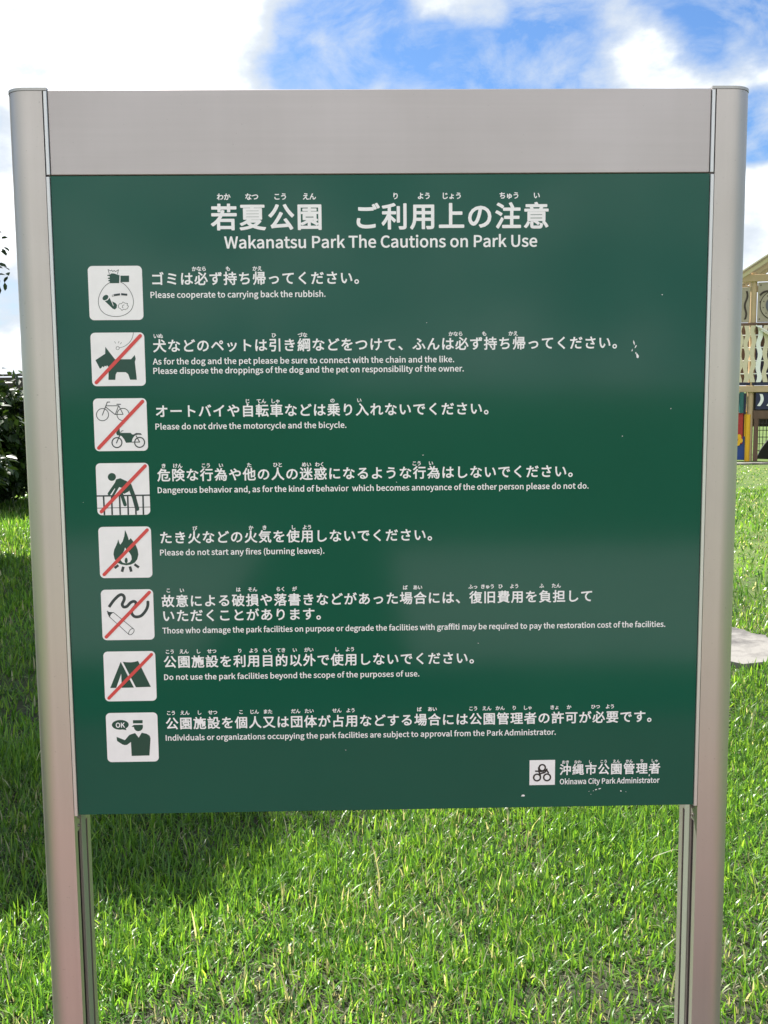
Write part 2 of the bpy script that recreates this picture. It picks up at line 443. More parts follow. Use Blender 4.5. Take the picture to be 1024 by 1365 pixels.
# ------------------------------------------------------------------ pictograms (tile-local millimetres, x right, y up)
SYMBOLS = [
  [('l',0.69,[(-7.6,25.7),(-9.2,31.8),(-5.4,29.8),(-4.3,31.1),(-2.6,28.8),(-0.9,30.7),(0.9,28.8),(5.1,31.4),(3.5,25.7)],0,0),
   ('g',[(-6.9,25.0),(-4.8,26.6),(-1.3,26.4),(6.2,23.9),(5.4,13.3),(-7.7,13.3),(-7.3,15.7),(-9.4,16.0),(-9.3,17.4),(-7.2,17.9),(-7.4,18.9),(-9.9,19.3),(-9.9,20.6),(-7.4,20.9),(-7.3,22.8),(-10.6,23.2),(-10.3,24.5)]),
   ('g',[(7.4,23.4),(19.2,23.4),(18.9,14.7),(7.1,14.7)]),
   ('l',0.69,[(-7.6,14.1),(-13.7,10.0),(-19.6,2.5),(-23.4,-6.3),(-24.0,-14.5),(-21.2,-22.7),(-15.2,-28.4),(-7.7,-31.1),(-0.1,-31.8),(7.5,-30.9),(15.3,-27.5),(21.0,-22.0),(23.7,-14.5),(23.4,-6.3),(20.6,1.2),(16.0,8.0),(11.3,12.5),(7.2,14.7)],0,1),
   ('g',[(-10.7,-3.3),(-10.4,-3.9),(-10.2,-4.6),(-10.3,-5.4),(-10.5,-6.2),(-10.9,-7.0),(-11.5,-7.8),(-12.3,-8.5),(-13.1,-9.0),(-14.0,-9.4),(-14.9,-9.7),(-15.8,-9.8),(-16.5,-9.6),(-17.2,-9.3),(-17.7,-8.9),(-18.1,-8.3),(-18.2,-7.5),(-18.2,-6.8),(-17.9,-5.9),(-17.5,-5.1),(-16.9,-4.3),(-16.2,-3.7),(-15.4,-3.1),(-14.5,-2.7),(-13.6,-2.4),(-12.7,-2.4),(-11.9,-2.5),(-11.2,-2.8)]),
   ('g',[(-15.2,-10.8),(-11.3,-9.7),(-8.6,-6.3),(-4.4,-16.6),(-2.1,-22.3),(-4.8,-21.1)]),
   ('g',[(-5.8,-11.1),(-0.8,-13.4),(1.3,-16.1),(0.5,-20.2),(-2.1,-22.3),(-3.8,-17.9)]),
   ('wl',0.69,[(-5.7,-10.7),(-3.9,-17.0)],0,0),
   ('l',2.78,[(-2.2,-2.9),(5.9,-1.7)],0,0),
   ('l',2.78,[(7.4,-1.6),(15.8,-2.5)],0,0),
   ('l',0.42,[(-5.0,-2.9),(-2.4,-2.2),(-2.5,-4.3),(-4.8,-4.7)],1,0),
   ('l',0.56,[(2.8,-17.2),(4.7,-14.5),(7.5,-14.5),(9.6,-12.1),(12.3,-13.8),(15.8,-14.2),(15.0,-16.6),(17.0,-17.9),(15.1,-21.3),(12.0,-22.4),(9.9,-22.0),(7.8,-23.8),(5.8,-21.3),(3.5,-20.0)],1,0),
   ('l',0.56,[(11.1,-15.9),(9.0,-17.0),(8.2,-19.3),(9.6,-20.0)],0,0)],
  [('g',[(-17.0,17.2),(-4.4,0.1),(17.9,0.1),(23.0,5.8),(24.2,0.6),(22.9,-3.6),(24.8,-28.1),(15.5,-28.1),(13.0,-20.2),(9.6,-17.7),(-2.2,-17.5),(-4.2,-20.9),(-5.0,-28.1),(-14.4,-28.1),(-13.5,-10.5),(-15.8,-7.8),(-16.6,-9.8),(-18.6,-8.5),(-20.1,-10.8),(-22.1,-9.4),(-23.6,-11.6),(-25.7,-12.6),(-31.3,-0.8),(-17.6,7.8)]),
   ('l',0.56,[(2.2,15.4),(2.0,14.6),(1.6,14.0),(1.0,13.5),(0.2,13.2),(-0.5,13.2),(-1.3,13.5),(-1.8,14.0),(-2.2,14.6),(-2.3,15.4),(-2.1,16.1),(-1.7,16.8),(-1.1,17.3),(-0.4,17.6),(0.4,17.6),(1.1,17.3),(1.7,16.8),(2.0,16.1)],1,0),
   ('l',0.56,[(2.4,15.8),(9.5,17.9),(16.0,22.7),(20.4,29.0),(22.5,36.6)],0,1),
   ('l',0.56,[(-3.9,24.4),(-2.6,22.0)],0,0),
   ('l',0.56,[(2.1,24.8),(1.3,22.4)],0,0),
   ('l',0.56,[(5.5,23.0),(3.8,21.1)],0,0),
   ('r',4.7,[(31.7,32.1),(-31.3,-31.7)])],
  [('l',0.98,[(-16.1,14.3),(-16.4,12.4),(-17.1,10.6),(-18.2,9.0),(-19.6,7.6),(-21.2,6.6),(-23.0,6.0),(-24.9,5.8),(-26.7,6.0),(-28.5,6.6),(-30.0,7.6),(-31.3,9.0),(-32.3,10.6),(-32.8,12.4),(-33.0,14.3),(-32.7,16.1),(-32.0,17.9),(-30.9,19.5),(-29.5,20.9),(-27.9,21.9),(-26.1,22.5),(-24.2,22.7),(-22.4,22.5),(-20.6,21.9),(-19.1,20.9),(-17.8,19.5),(-16.8,17.9),(-16.3,16.1)],1,0),
   ('l',0.98,[(12.3,14.3),(12.0,12.4),(11.3,10.6),(10.3,9.0),(8.9,7.6),(7.3,6.6),(5.5,6.0),(3.6,5.8),(1.7,6.0),(-0.0,6.6),(-1.6,7.6),(-2.9,9.0),(-3.8,10.6),(-4.4,12.4),(-4.5,14.3),(-4.2,16.1),(-3.5,17.9),(-2.5,19.5),(-1.1,20.9),(0.5,21.9),(2.3,22.5),(4.2,22.7),(6.1,22.5),(7.8,21.9),(9.4,20.9),(10.7,19.5),(11.6,17.9),(12.2,16.1)],1,0),
   ('l',1.12,[(-13.9,31.6),(-17.2,31.6),(-19.5,26.0),(-24.8,13.7)],0,0),
   ('l',0.98,[(-18.8,26.4),(-1.9,26.4)],0,0),
   ('l',1.26,[(-4.0,28.4),(0.9,28.4)],0,0),
   ('l',1.12,[(-19.5,24.6),(-7.6,14.7)],0,0),
   ('l',0.98,[(-2.0,26.0),(-6.6,14.7)],0,0),
   ('l',0.98,[(-7.6,14.4),(3.9,14.4)],0,0),
   ('l',0.98,[(-1.5,26.4),(3.9,14.7)],0,0),
   ('l',1.54,[(0.9,-24.9),(0.6,-26.4),(0.1,-27.9),(-0.8,-29.2),(-1.9,-30.3),(-3.2,-31.1),(-4.7,-31.6),(-6.2,-31.8),(-7.8,-31.6),(-9.2,-31.1),(-10.5,-30.3),(-11.5,-29.2),(-12.3,-27.9),(-12.7,-26.4),(-12.9,-24.9),(-12.6,-23.3),(-12.1,-21.9),(-11.2,-20.5),(-10.1,-19.4),(-8.7,-18.6),(-7.3,-18.1),(-5.7,-17.9),(-4.2,-18.1),(-2.8,-18.6),(-1.5,-19.4),(-0.5,-20.5),(0.3,-21.9),(0.8,-23.3)],1,0),
   ('l',1.54,[(32.4,-24.9),(32.2,-26.4),(31.6,-27.9),(30.8,-29.2),(29.6,-30.3),(28.3,-31.1),(26.8,-31.6),(25.3,-31.8),(23.8,-31.6),(22.3,-31.1),(21.1,-30.3),(20.0,-29.2),(19.2,-27.9),(18.8,-26.4),(18.7,-24.9),(18.9,-23.3),(19.5,-21.9),(20.3,-20.5),(21.5,-19.4),(22.8,-18.6),(24.3,-18.1),(25.8,-17.9),(27.3,-18.1),(28.8,-18.6),(30.0,-19.4),(31.1,-20.5),(31.8,-21.9),(32.3,-23.3)],1,0),
   ('g',[(-0.6,-11.4),(13.4,-11.4),(15.5,-13.6),(21.1,-14.0),(18.2,-16.4),(16.0,-19.2),(14.3,-24.9),(6.6,-25.3),(4.0,-19.9),(0.7,-15.7),(-2.8,-15.0),(-5.6,-14.3),(-6.6,-11.4),(-5.4,-9.3),(-1.7,-5.1),(-1.2,-9.3)]),
   ('l',0.84,[(-0.1,-10.6),(1.4,-8.5),(3.3,-8.3)],0,0),
   ('l',1.4,[(-2.1,-15.7),(-6.7,-25.3)],0,0),
   ('l',1.12,[(14.4,-24.4),(25.6,-24.4)],0,0),
   ('l',1.26,[(21.0,-15.7),(25.6,-24.4)],0,0),
   ('l2',[(17.6,-13.8),(21.1,-11.7),(27.4,-12.1),(29.2,-14.5),(23.9,-14.0),(19.6,-14.8)]),
   ('r',4.8,[(31.6,32.1),(-31.5,-32.2)])],
  [('g',[(-9.3,17.3),(-9.5,16.0),(-9.9,14.9),(-10.7,13.8),(-11.6,12.9),(-12.7,12.3),(-13.9,11.9),(-15.1,11.7),(-16.4,11.9),(-17.6,12.3),(-18.6,12.9),(-19.5,13.8),(-20.1,14.9),(-20.5,16.0),(-20.6,17.3),(-20.4,18.5),(-19.9,19.7),(-19.2,20.8),(-18.3,21.6),(-17.2,22.3),(-16.0,22.7),(-14.7,22.9),(-13.5,22.7),(-12.3,22.3),(-11.3,21.6),(-10.4,20.8),(-9.8,19.7),(-9.4,18.5)]),
   ('l',1.98,[(-37.2,-9.4),(37.2,-8.9)],0,0),
   ('l',0.85,[(-36.9,-26.6),(36.9,-25.7)],0,0),
   ('l',2.26,[(-27.6,-9.4),(-27.3,-36.4)],0,0),
   ('l',2.26,[(-16.3,-9.4),(-16.5,-36.4)],0,0),
   ('l',2.26,[(-5.2,-9.4),(-5.2,-36.4)],0,0),
   ('l',2.26,[(6.2,-9.4),(6.1,-36.4)],0,0),
   ('l',2.26,[(16.9,-9.4),(16.9,-36.4)],0,0),
   ('l',2.26,[(27.6,-9.4),(27.3,-36.4)],0,0),
   ('g',[(-9.1,13.7),(-3.4,15.4),(7.7,10.1),(12.4,5.1),(7.8,-3.4),(1.4,-6.7),(-2.1,-4.1),(-1.1,1.6),(-5.3,3.0),(-14.3,-11.6),(-17.5,-11.0),(-11.1,0.1),(-12.3,5.9)]),
   ('gs',4.2,[(-6.4,11.9),(-19.7,-6.3)]),
   ('gs',5.9,[(9.3,5.1),(15.2,-12.7),(18.8,-28.1)]),
   ('gs',4.8,[(-2.8,-5.6),(-0.3,-14.1),(2.0,-22.0)]),
   ('r',4.8,[(32.1,32.4),(-31.5,-31.6)])],
  [('g',[(0.6,32.0),(3.1,25.9),(4.6,21.1),(5.5,17.3),(8.3,20.2),(12.1,14.7),(14.7,10.9),(17.4,3.5),(18.2,-3.3),(16.4,-10.1),(12.5,-14.9),(7.0,-17.6),(0.9,-18.5),(-6.4,-17.3),(-11.7,-14.6),(-15.6,-9.4),(-16.9,-2.6),(-15.8,3.5),(-12.9,9.6),(-10.7,14.3),(-9.5,18.8),(-8.1,13.6),(-6.8,10.9),(-3.3,15.7),(-0.7,23.2)]),
   ('w',[(-0.2,7.1),(-1.4,2.8),(-4.6,-2.6),(-7.2,-7.4),(-6.9,-11.5),(-4.3,-14.6),(0.6,-16.0),(5.8,-14.2),(8.6,-10.1),(8.1,-4.7),(5.6,-0.2),(1.7,3.5)]),
   ('g2',[(2.9,-11.7),(2.8,-12.7),(2.6,-13.5),(2.3,-14.3),(2.0,-14.9),(1.5,-15.4),(1.1,-15.7),(0.6,-15.8),(0.1,-15.7),(-0.3,-15.4),(-0.7,-14.9),(-1.0,-14.3),(-1.3,-13.5),(-1.4,-12.7),(-1.4,-11.7),(-1.3,-10.8),(-1.1,-10.0),(-0.9,-9.2),(-0.5,-8.6),(-0.1,-8.1),(0.4,-7.8),(0.9,-7.7),(1.4,-7.8),(1.8,-8.1),(2.2,-8.6),(2.5,-9.2),(2.7,-10.0),(2.9,-10.8)]),
   ('l',3.49,[(-10.5,-18.3),(-16.0,-22.3)],0,0),
   ('l',3.75,[(-3.6,-20.6),(-5.9,-27.8)],0,0),
   ('l',3.75,[(5.6,-20.3),(7.3,-27.8)],0,0),
   ('l',3.49,[(12.1,-17.2),(18.3,-21.9)],0,0),
   ('r',4.6,[(31.9,31.7),(-31.1,-31.4)])],
  [('l',4.08,[(-26.2,11.6),(-19.6,20.5),(-12.5,27.4),(-7.7,29.4),(-4.4,26.7),(-4.3,21.9),(-7.2,15.7),(-5.6,11.6),(-0.8,12.2),(4.8,17.7),(9.6,19.4),(12.3,17.1),(11.2,12.9),(6.1,6.7),(5.7,2.6),(8.0,-1.5),(12.3,-3.2),(19.1,-1.5),(25.5,5.4),(28.7,12.2),(29.3,19.4)],0,1),
   ('l',0.82,[(-26.8,-1.8),(0.6,-28.7)],0,0),
   ('l',0.82,[(-20.4,4.0),(7.7,-20.8)],0,0),
   ('l',0.82,[(6.6,-26.4),(5.8,-27.3),(5.0,-28.1),(4.1,-28.6),(3.2,-29.0),(2.4,-29.2),(1.6,-29.1),(1.0,-28.8),(0.6,-28.3),(0.3,-27.6),(0.3,-26.7),(0.4,-25.8),(0.8,-24.8),(1.3,-23.8),(1.9,-22.8),(2.7,-21.9),(3.6,-21.2),(4.5,-20.6),(5.4,-20.2),(6.2,-20.1),(6.9,-20.1),(7.5,-20.4),(7.9,-21.0),(8.2,-21.7),(8.3,-22.5),(8.1,-23.4),(7.8,-24.5),(7.3,-25.5)],1,0),
   ('l2',[(-28.9,3.3),(-28.2,4.8),(-23.5,4.3),(-19.8,3.7),(-23.6,1.2),(-25.5,-2.6),(-27.7,-0.1)]),
   ('l',1.63,[(-29.1,5.6),(-27.3,4.3)],0,0),
   ('r',4.6,[(31.8,32.2),(-31.7,-31.8)])],
  [('g',[(-12.6,21.5),(4.8,-16.7),(-29.0,-16.9)]),
   ('w',[(-12.5,3.8),(-12.6,-16.9),(-20.4,-16.9)]),
   ('g',[(-9.6,21.5),(-4.8,20.8),(2.0,20.5),(7.4,21.1),(12.2,22.5),(29.2,-16.0),(7.8,-16.3)]),
   ('r',4.6,[(31.7,31.7),(-31.4,-31.7)])],
  [('g',[(-4.5,18.9),(-4.9,17.3),(-5.8,15.8),(-7.3,14.4),(-9.2,13.3),(-11.6,12.4),(-14.2,11.9),(-16.9,11.7),(-19.5,11.9),(-22.1,12.4),(-24.4,13.3),(-26.3,14.4),(-27.7,15.8),(-28.5,17.3),(-28.8,18.9),(-28.4,20.5),(-27.5,22.1),(-26.0,23.4),(-24.0,24.6),(-21.7,25.4),(-19.1,26.0),(-16.4,26.2),(-13.7,26.0),(-11.2,25.4),(-8.9,24.6),(-7.0,23.4),(-5.6,22.1),(-4.8,20.5)]),
   ('g',[(-14.1,12.2),(-7.9,10.8),(-9.9,14.7)]),
   ('t','OK',-16.6,18.5,7.2),
   ('g',[(1.8,25.5),(15.7,25.5),(15.5,20.7),(1.6,20.7)]),
   ('g',[(-0.6,15.9),(2.7,18.5),(15.7,18.5),(15.8,14.7),(14.6,11.7),(12.0,9.6),(8.5,8.9),(5.4,9.9),(3.4,12.2),(2.7,15.4)]),
   ('g',[(-22.7,1.1),(-10.9,-4.0),(-4.3,3.6),(-1.2,4.7),(4.1,6.4),(9.1,-0.6),(13.7,6.7),(20.8,5.0),(24.9,2.2),(26.1,-1.9),(23.7,-27.5),(-2.0,-27.8),(-2.3,-6.8),(-7.9,-11.0),(-11.4,-11.4),(-14.8,-10.3),(-22.2,-5.0)])]]
def catmull(p, closed):
    o = []; n = len(p)
    for i in range(n if closed else n - 1):
        g = lambda j: Vector(p[j % n] if closed else p[max(0, min(n - 1, j))])
        a, b, c, d = g(i - 1), g(i), g(i + 1), g(i + 2)
        for s in range(4):
            t = s / 4
            o.append(tuple(0.5 * ((2 * b) + (c - a) * t + (2 * a - 5 * b + 4 * c - d) * t * t + (3 * b - a - 3 * c + d) * t ** 3)))
    if not closed: o.append(tuple(p[-1]))
    return o
def stroke_faces(V, F, pts, wd, closed, rnd=True):
    h = wd / 2; n = len(pts); P = [Vector(p) for p in pts]
    for i in range(n if closed else n - 1):
        a, b = P[i], P[(i + 1) % n]; d = b - a
        if d.length < 1e-6: continue
        m = Vector((-d.y, d.x)).normalized() * h; k = len(V)
        V += [a + m, a - m, b - m, b + m]; F.append([k, k + 1, k + 2, k + 3])
    for i, p in enumerate(P):
        if (not closed and i in (0, n - 1)) and not rnd: continue
        k = len(V); V += [p + Vector((math.cos(2 * math.pi * j / 14), math.sin(2 * math.pi * j / 14))) * h for j in range(14)]
        F.append(list(range(k, k + 14)))
def union(V, F):
    r = delaunay_2d_cdt([Vector(v) for v in V], [], F, 1, 1e-5)
    return [(p[0], p[1]) for p in r[0]], [tuple(f) for f, q in zip(r[2], r[5]) if q]
def rrect(w_, h_, r_):
    o = []
    for cx, cy, a0 in ((1, 1, 0), (-1, 1, 90), (-1, -1, 180), (1, -1, 270)):
        for k in range(7):
            a = R(a0 + k * 15); o.append((cx * (w_ - r_) + r_ * math.cos(a), cy * (h_ - r_) + r_ * math.sin(a)))
    return o
PICTOS = ['rubbish bag held by a hand', 'dog without a lead struck out', 'bicycle and motorcycle struck out', 'person climbing a railing struck out', 'flame struck out', 'marker pen and scribble struck out', 'tent struck out', 'park keeper saying OK']
TILE_V = [295.1, 204.8, 114.5, 24.3, -65.6, -155.6, -245.5, -336.0]
for k, ops in enumerate(SYMBOLS):
    cx, cy = -368.1, TILE_V[k]
    off = lambda pts: [(cx + p[0], cy + p[1]) for p in pts]
    tile = flat('pictogram', *union(off(rrect(37, 36.6, 6.2)), [list(range(28))]), M['white'], 0.15, sign)
    tile['label'] = 'white tile with ' + PICTOS[k]
    groups = {}
    def add(key):
        return groups.setdefault(key, ([], []))
    for op in ops:
        c = op[0]
        if c in ('g', 'l2', 'g2', 'w'):
            V, F = add({'g': ('ink_green', 0.3), 'l2': ('ink', 0.38), 'g2': ('ink_green', 0.6), 'w': ('white', 0.45)}[c])
            i = len(V); pts = off(op[1])
            ar = sum(pts[j - 1][0] * pts[j][1] - pts[j][0] * pts[j - 1][1] for j in range(len(pts)))
            if ar < 0: pts.reverse()
            V += pts; F.append(list(range(i, i + len(pts))))
        elif c in ('l', 'wl'):
            V, F = add(('ink', 0.38) if c == 'l' else ('white', 0.45))
            pts = op[2]
            if op[4]: pts = catmull(pts, bool(op[3]))
            stroke_faces(V, F, off(pts), op[1], bool(op[3]), rnd=op[1] < 1.5)
        elif c == 'gs':
            V, F = add(('ink_green', 0.3)); stroke_faces(V, F, off(op[2]), op[1], False)
        elif c == 'r':
            V, F = add(('red', 0.75)); stroke_faces(V, F, off(op[2]), op[1], False)
        elif c == 't':
            vs, fs = raw_glyph(op[1], 3)
            x0 = min(p[0] for p in vs); x1 = max(p[0] for p in vs); y1 = max(p[1] for p in vs); y0 = min(p[1] for p in vs)
            sc = op[4] / (y1 - y0)
            V_, F_ = fatten([((x - (x0 + x1) / 2) * sc, (y - (y0 + y1) / 2) * sc) for x, y in vs], fs, 0.28, 6)
            flat('symbol', off([(p[0] + op[2], p[1] + op[3]) for p in V_]), F_, M['white'], 0.5, tile)
    for (m, z), (V, F) in groups.items():
        nm = 'red_slash' if m == 'red' else 'symbol'
        flat(nm, *union(V, F), M[m], z, tile)

# city emblem on its white square
em_t = flat('emblem_tile', [(208.2, -379.8), (208.2, -417.6), (245.6, -417.6), (245.6, -379.8)], [(0, 1, 2, 3)], M['white'], 0.15, sign)
V, F = [], []
def ezoom(x, y): return (208.2 + (x - 78) / 165 * 37.4, -379.8 - (y - 112) / 164 * 37.8)
def circ(x, y, r_): return [ezoom(x + r_ * math.cos(a), y + r_ * math.sin(a)) for a in [2 * math.pi * j / 24 for j in range(24)]]
for x, y, r_ in ((160, 162, 20), (127, 226, 22), (192, 226, 22)):
    stroke_faces(V, F, circ(x, y, r_), 2.3, True)
stroke_faces(V, F, catmull([ezoom(*p) for p in [(118, 184), (150, 186), (170, 184), (178, 176)]], False), 2.3, False)
stroke_faces(V, F, catmull([ezoom(*p) for p in [(137, 162), (140, 190), (148, 212)]], False), 2.3, False)
stroke_faces(V, F, catmull([ezoom(*p) for p in [(190, 172), (178, 192), (158, 198), (146, 202)]], False), 2.3, False)
stroke_faces(V, F, [ezoom(190, 180), ezoom(200, 196)], 2.3, False)
flat('emblem', *union(V, F), M['black'], 0.35, em_t)

# chipped and scratched spots where the film has come off
V, F = [], []
def blob(cx, cy, a, b, rot, n=9):
    i = len(V)
    for k in range(n):
        t = 2 * math.pi * k / n; q = random.uniform(0.6, 1.15)
        x, y = a * math.cos(t) * q, b * math.sin(t) * q
        V.append((cx + x * math.cos(rot) - y * math.sin(rot), cy + x * math.sin(rot) + y * math.cos(rot)))
    F.append(list(range(i, i + n)))
for args in [(350, 222, 1.1, 4.4, .25), (352.5, 217, .9, 3.0, -.6), (347.5, 211.5, .7, 2.2, -.3), (355.3, 203.5, 1.9, 4.6, .25), (352.8, 208, .8, 1.6, 0),
             (199, -433.4, 3.0, 1.6, .1), (312, -424.6, 2.3, .8, .2), (306.5, -426, 1.6, .9, .4), (302.5, -427.8, .8, .5, 0), (296, -428.5, .6, .5, 0), (343, -428.6, 1.3, .8, -.9), (350.5, -430, .6, .5, 0), (299, -433, .5, .4, 0),
             (384.5, -405.6, .9, 2.0, 0), (-424.5, 6, .6, .5, 0), (388, 288, .9, .7, 0), (336, 92, .9, .8, 0), (54, 68, .8, .7, 0), (132.6, -204, .7, .6, 0), (16.5, 30, .6, .6, 0), (-60, -360, .5, .5, 0), (60, 252, .6, .5, 0), (404, 130, .7, .6, 0)]:
    blob(*args)
tag(flat('chipped_spots', *union(V, F), M['white'], 0.22, panel), kind='stuff')

# ================================================================== GROUND
def attr_mat(name, rough, trans, spec=0.3, colattr='tint', gloss_scale=None):
    """leaf-like material: colour of each blade or leaf from its own attribute, light passes through"""
    m = bpy.data.materials.new(name); m.use_nodes = True
    t = m.node_tree; n = t.nodes.new; l = t.links.new
    p = t.nodes['Principled BSDF']; o = t.nodes['Material Output']
    a = n('ShaderNodeAttribute'); a.attribute_name = colattr
    l(a.outputs['Color'], p.inputs['Base Color'])
    p.inputs['Roughness'].default_value = rough; p.inputs['Specular IOR Level'].default_value = spec
    tr = n('ShaderNodeBsdfTranslucent'); hs = n('ShaderNodeMix'); hs.data_type = 'RGBA'; hs.blend_type = 'MULTIPLY'; hs.inputs[0].default_value = 1
    hs.inputs[7].default_value = (1.9, 1.7, 0.95, 1)
    l(a.outputs['Color'], hs.inputs[6]); l(hs.outputs[2], tr.inputs['Color'])
    mx = n('ShaderNodeMixShader'); mx.inputs[0].default_value = trans
    l(p.outputs[0], mx.inputs[1]); l(tr.outputs[0], mx.inputs[2]); l(mx.outputs[0], o.inputs['Surface'])
    return m
M['grass'] = attr_mat('grass_blade', 0.34, 0.52, 0.5)
M['leaf'] = attr_mat('broad_leaf', 0.42, 0.14, 0.35)

def ground_h(x, y):
    return 0.012 * np.sin(x * 2.1 + 1.0) * np.cos(y * 1.7) + 0.006 * np.sin(x * 5.3) * np.sin(y * 4.1)
# one sheet out to the horizon, finer near the board
def grid_axis(lo, hi, n_in, far, n_out):
    a = -np.geomspace(-lo, far, n_out)[::-1] if lo < 0 else None
    b = np.geomspace(hi, far, n_out)
    return np.concatenate([a[:-1], np.linspace(lo, hi, n_in), b[1:]])
gx = grid_axis(-8, 8, 70, 1500, 14); gy = grid_axis(-10, 22, 120, 1500, 14)
X, Y = np.meshgrid(gx, gy); Zg = ground_h(X, Y) * ((np.abs(X) < 7.5) & (Y > -9.5) & (Y < 21))
vs = np.stack([X.ravel(), Y.ravel(), Zg.ravel()], 1); nx = len(gx)
fs = [(j * nx + i, j * nx + i + 1, (j + 1) * nx + i + 1, (j + 1) * nx + i) for j in range(len(gy) - 1) for i in range(nx - 1)]
me = bpy.data.meshes.new('ground'); me.from_pydata(vs.tolist(), [], fs); me.update()
for p in me.polygons: p.use_smooth = True
M['soil'] = mat('soil_and_thatch', (0.06, 0.05, 0.03), 0.95)
def soil_nodes(m):
    t, p, n, l = nodes_of(m)
    co = n('ShaderNodeTexCoord')
    a = n('ShaderNodeTexNoise'); a.inputs['Scale'].default_value = 38; a.inputs['Detail'].default_value = 7; a.inputs['Roughness'].default_value = 0.7
    b = n('ShaderNodeTexNoise'); b.inputs['Scale'].default_value = 1.3; b.inputs['Detail'].default_value = 5
    l(co.outputs['Object'], a.inputs[0]); l(co.outputs['Object'], b.inputs[0])
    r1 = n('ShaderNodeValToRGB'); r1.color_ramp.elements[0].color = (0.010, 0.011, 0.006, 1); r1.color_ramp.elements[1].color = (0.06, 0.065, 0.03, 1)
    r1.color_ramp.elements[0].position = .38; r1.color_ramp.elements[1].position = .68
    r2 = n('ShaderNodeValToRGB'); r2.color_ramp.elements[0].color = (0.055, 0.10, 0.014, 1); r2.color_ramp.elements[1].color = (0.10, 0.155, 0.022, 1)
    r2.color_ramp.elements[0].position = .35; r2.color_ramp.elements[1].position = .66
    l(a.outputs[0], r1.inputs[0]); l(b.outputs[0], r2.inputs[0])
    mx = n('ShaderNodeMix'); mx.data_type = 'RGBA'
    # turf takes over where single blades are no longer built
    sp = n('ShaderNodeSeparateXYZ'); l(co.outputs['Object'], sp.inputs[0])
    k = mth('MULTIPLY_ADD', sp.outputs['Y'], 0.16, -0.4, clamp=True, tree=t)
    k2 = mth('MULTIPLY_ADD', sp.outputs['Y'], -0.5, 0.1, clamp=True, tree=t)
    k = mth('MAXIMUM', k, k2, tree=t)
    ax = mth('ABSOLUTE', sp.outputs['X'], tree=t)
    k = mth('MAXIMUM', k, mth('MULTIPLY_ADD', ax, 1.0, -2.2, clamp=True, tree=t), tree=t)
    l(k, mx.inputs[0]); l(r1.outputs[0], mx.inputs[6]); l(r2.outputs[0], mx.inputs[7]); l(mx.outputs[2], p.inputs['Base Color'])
    bu = n('ShaderNodeBump'); bu.inputs['Strength'].default_value = .8; bu.inputs['Distance'].default_value = .02
    l(a.outputs[0], bu.inputs['Height']); l(bu.outputs[0], p.inputs['Normal'])
soil_nodes(M['soil'])
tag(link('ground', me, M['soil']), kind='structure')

# pale concrete path at the right, and unseen paving behind the camera, added for its reflections
M['conc'] = vary(mat('weathered_concrete', (0.4, 0.38, 0.35), 0.9), 3.2, (0.06, 0.056, 0.054), (0.20, 0.19, 0.175), lo=.38, hi=.55, bump=.5, dist=.006, bscale=60, detail=9)
M['pave'] = vary(mat('pale_paving', (0.36, 0.33, 0.30), 0.9), 5, (0.38, 0.37, 0.34), (0.46, 0.45, 0.42), bump=.3, dist=.004, bscale=80)
M['added_redpave'] = vary(mat('added_reddish_paving', (0.30, 0.17, 0.14), 0.9), 7, (0.15, 0.075, 0.068), (0.20, 0.105, 0.095), bump=.3, dist=.004, bscale=80)
def ragged(pts, amp, step):
    o = []
    for i, p in enumerate(pts):
        q = pts[(i + 1) % len(pts)]; n_ = max(1, int(math.hypot(q[0] - p[0], q[1] - p[1]) / step))
        for k in range(n_):
            t = k / n_; o.append((p[0] + (q[0] - p[0]) * t + random.uniform(-amp, amp), p[1] + (q[1] - p[1]) * t + random.uniform(-amp, amp)))
    return o
PATH_R = ragged([(1.3, 5.35), (2.24, 4.93), (2.36, 4.54), (2.9, 4.2), (6, 2.9), (6, 2.3), (3.0, 3.55), (2.25, 3.96), (1.97, 4.0), (1.2, 4.05)], 0.045, 0.07)
bm = bmesh.new(); prism(bm, PATH_R, -0.03, 0.026)
tag(obj('path', bm, M['conc']), kind='structure')
bm = bmesh.new(); box(bm, 0.22, 3.4, -8.3, -4.1, -0.04, 0.03); box(bm, -3.6, -0.95, -9.0, -4.3, -0.04, 0.031)  # gap between the strips imitates the viewer's dark reflection in the panel
tag(obj('path', bm, M['pave']), kind='structure')
bm = bmesh.new(); box(bm, -2.4, 2.4, -3.1, -0.5, -0.04, 0.03)
tag(obj('added_pavement', bm, M['added_redpave']), kind='structure')  # unseen reddish ground added to tint the posts' reflections pink
bm = bmesh.new(); prism(bm, ragged([(5.4, 18.75), (12, 18.55), (12, 18.9), (5.4, 19.0)], .03, .4), -0.03, 0.03)
tag(obj('path', bm, M['conc']), kind='structure')

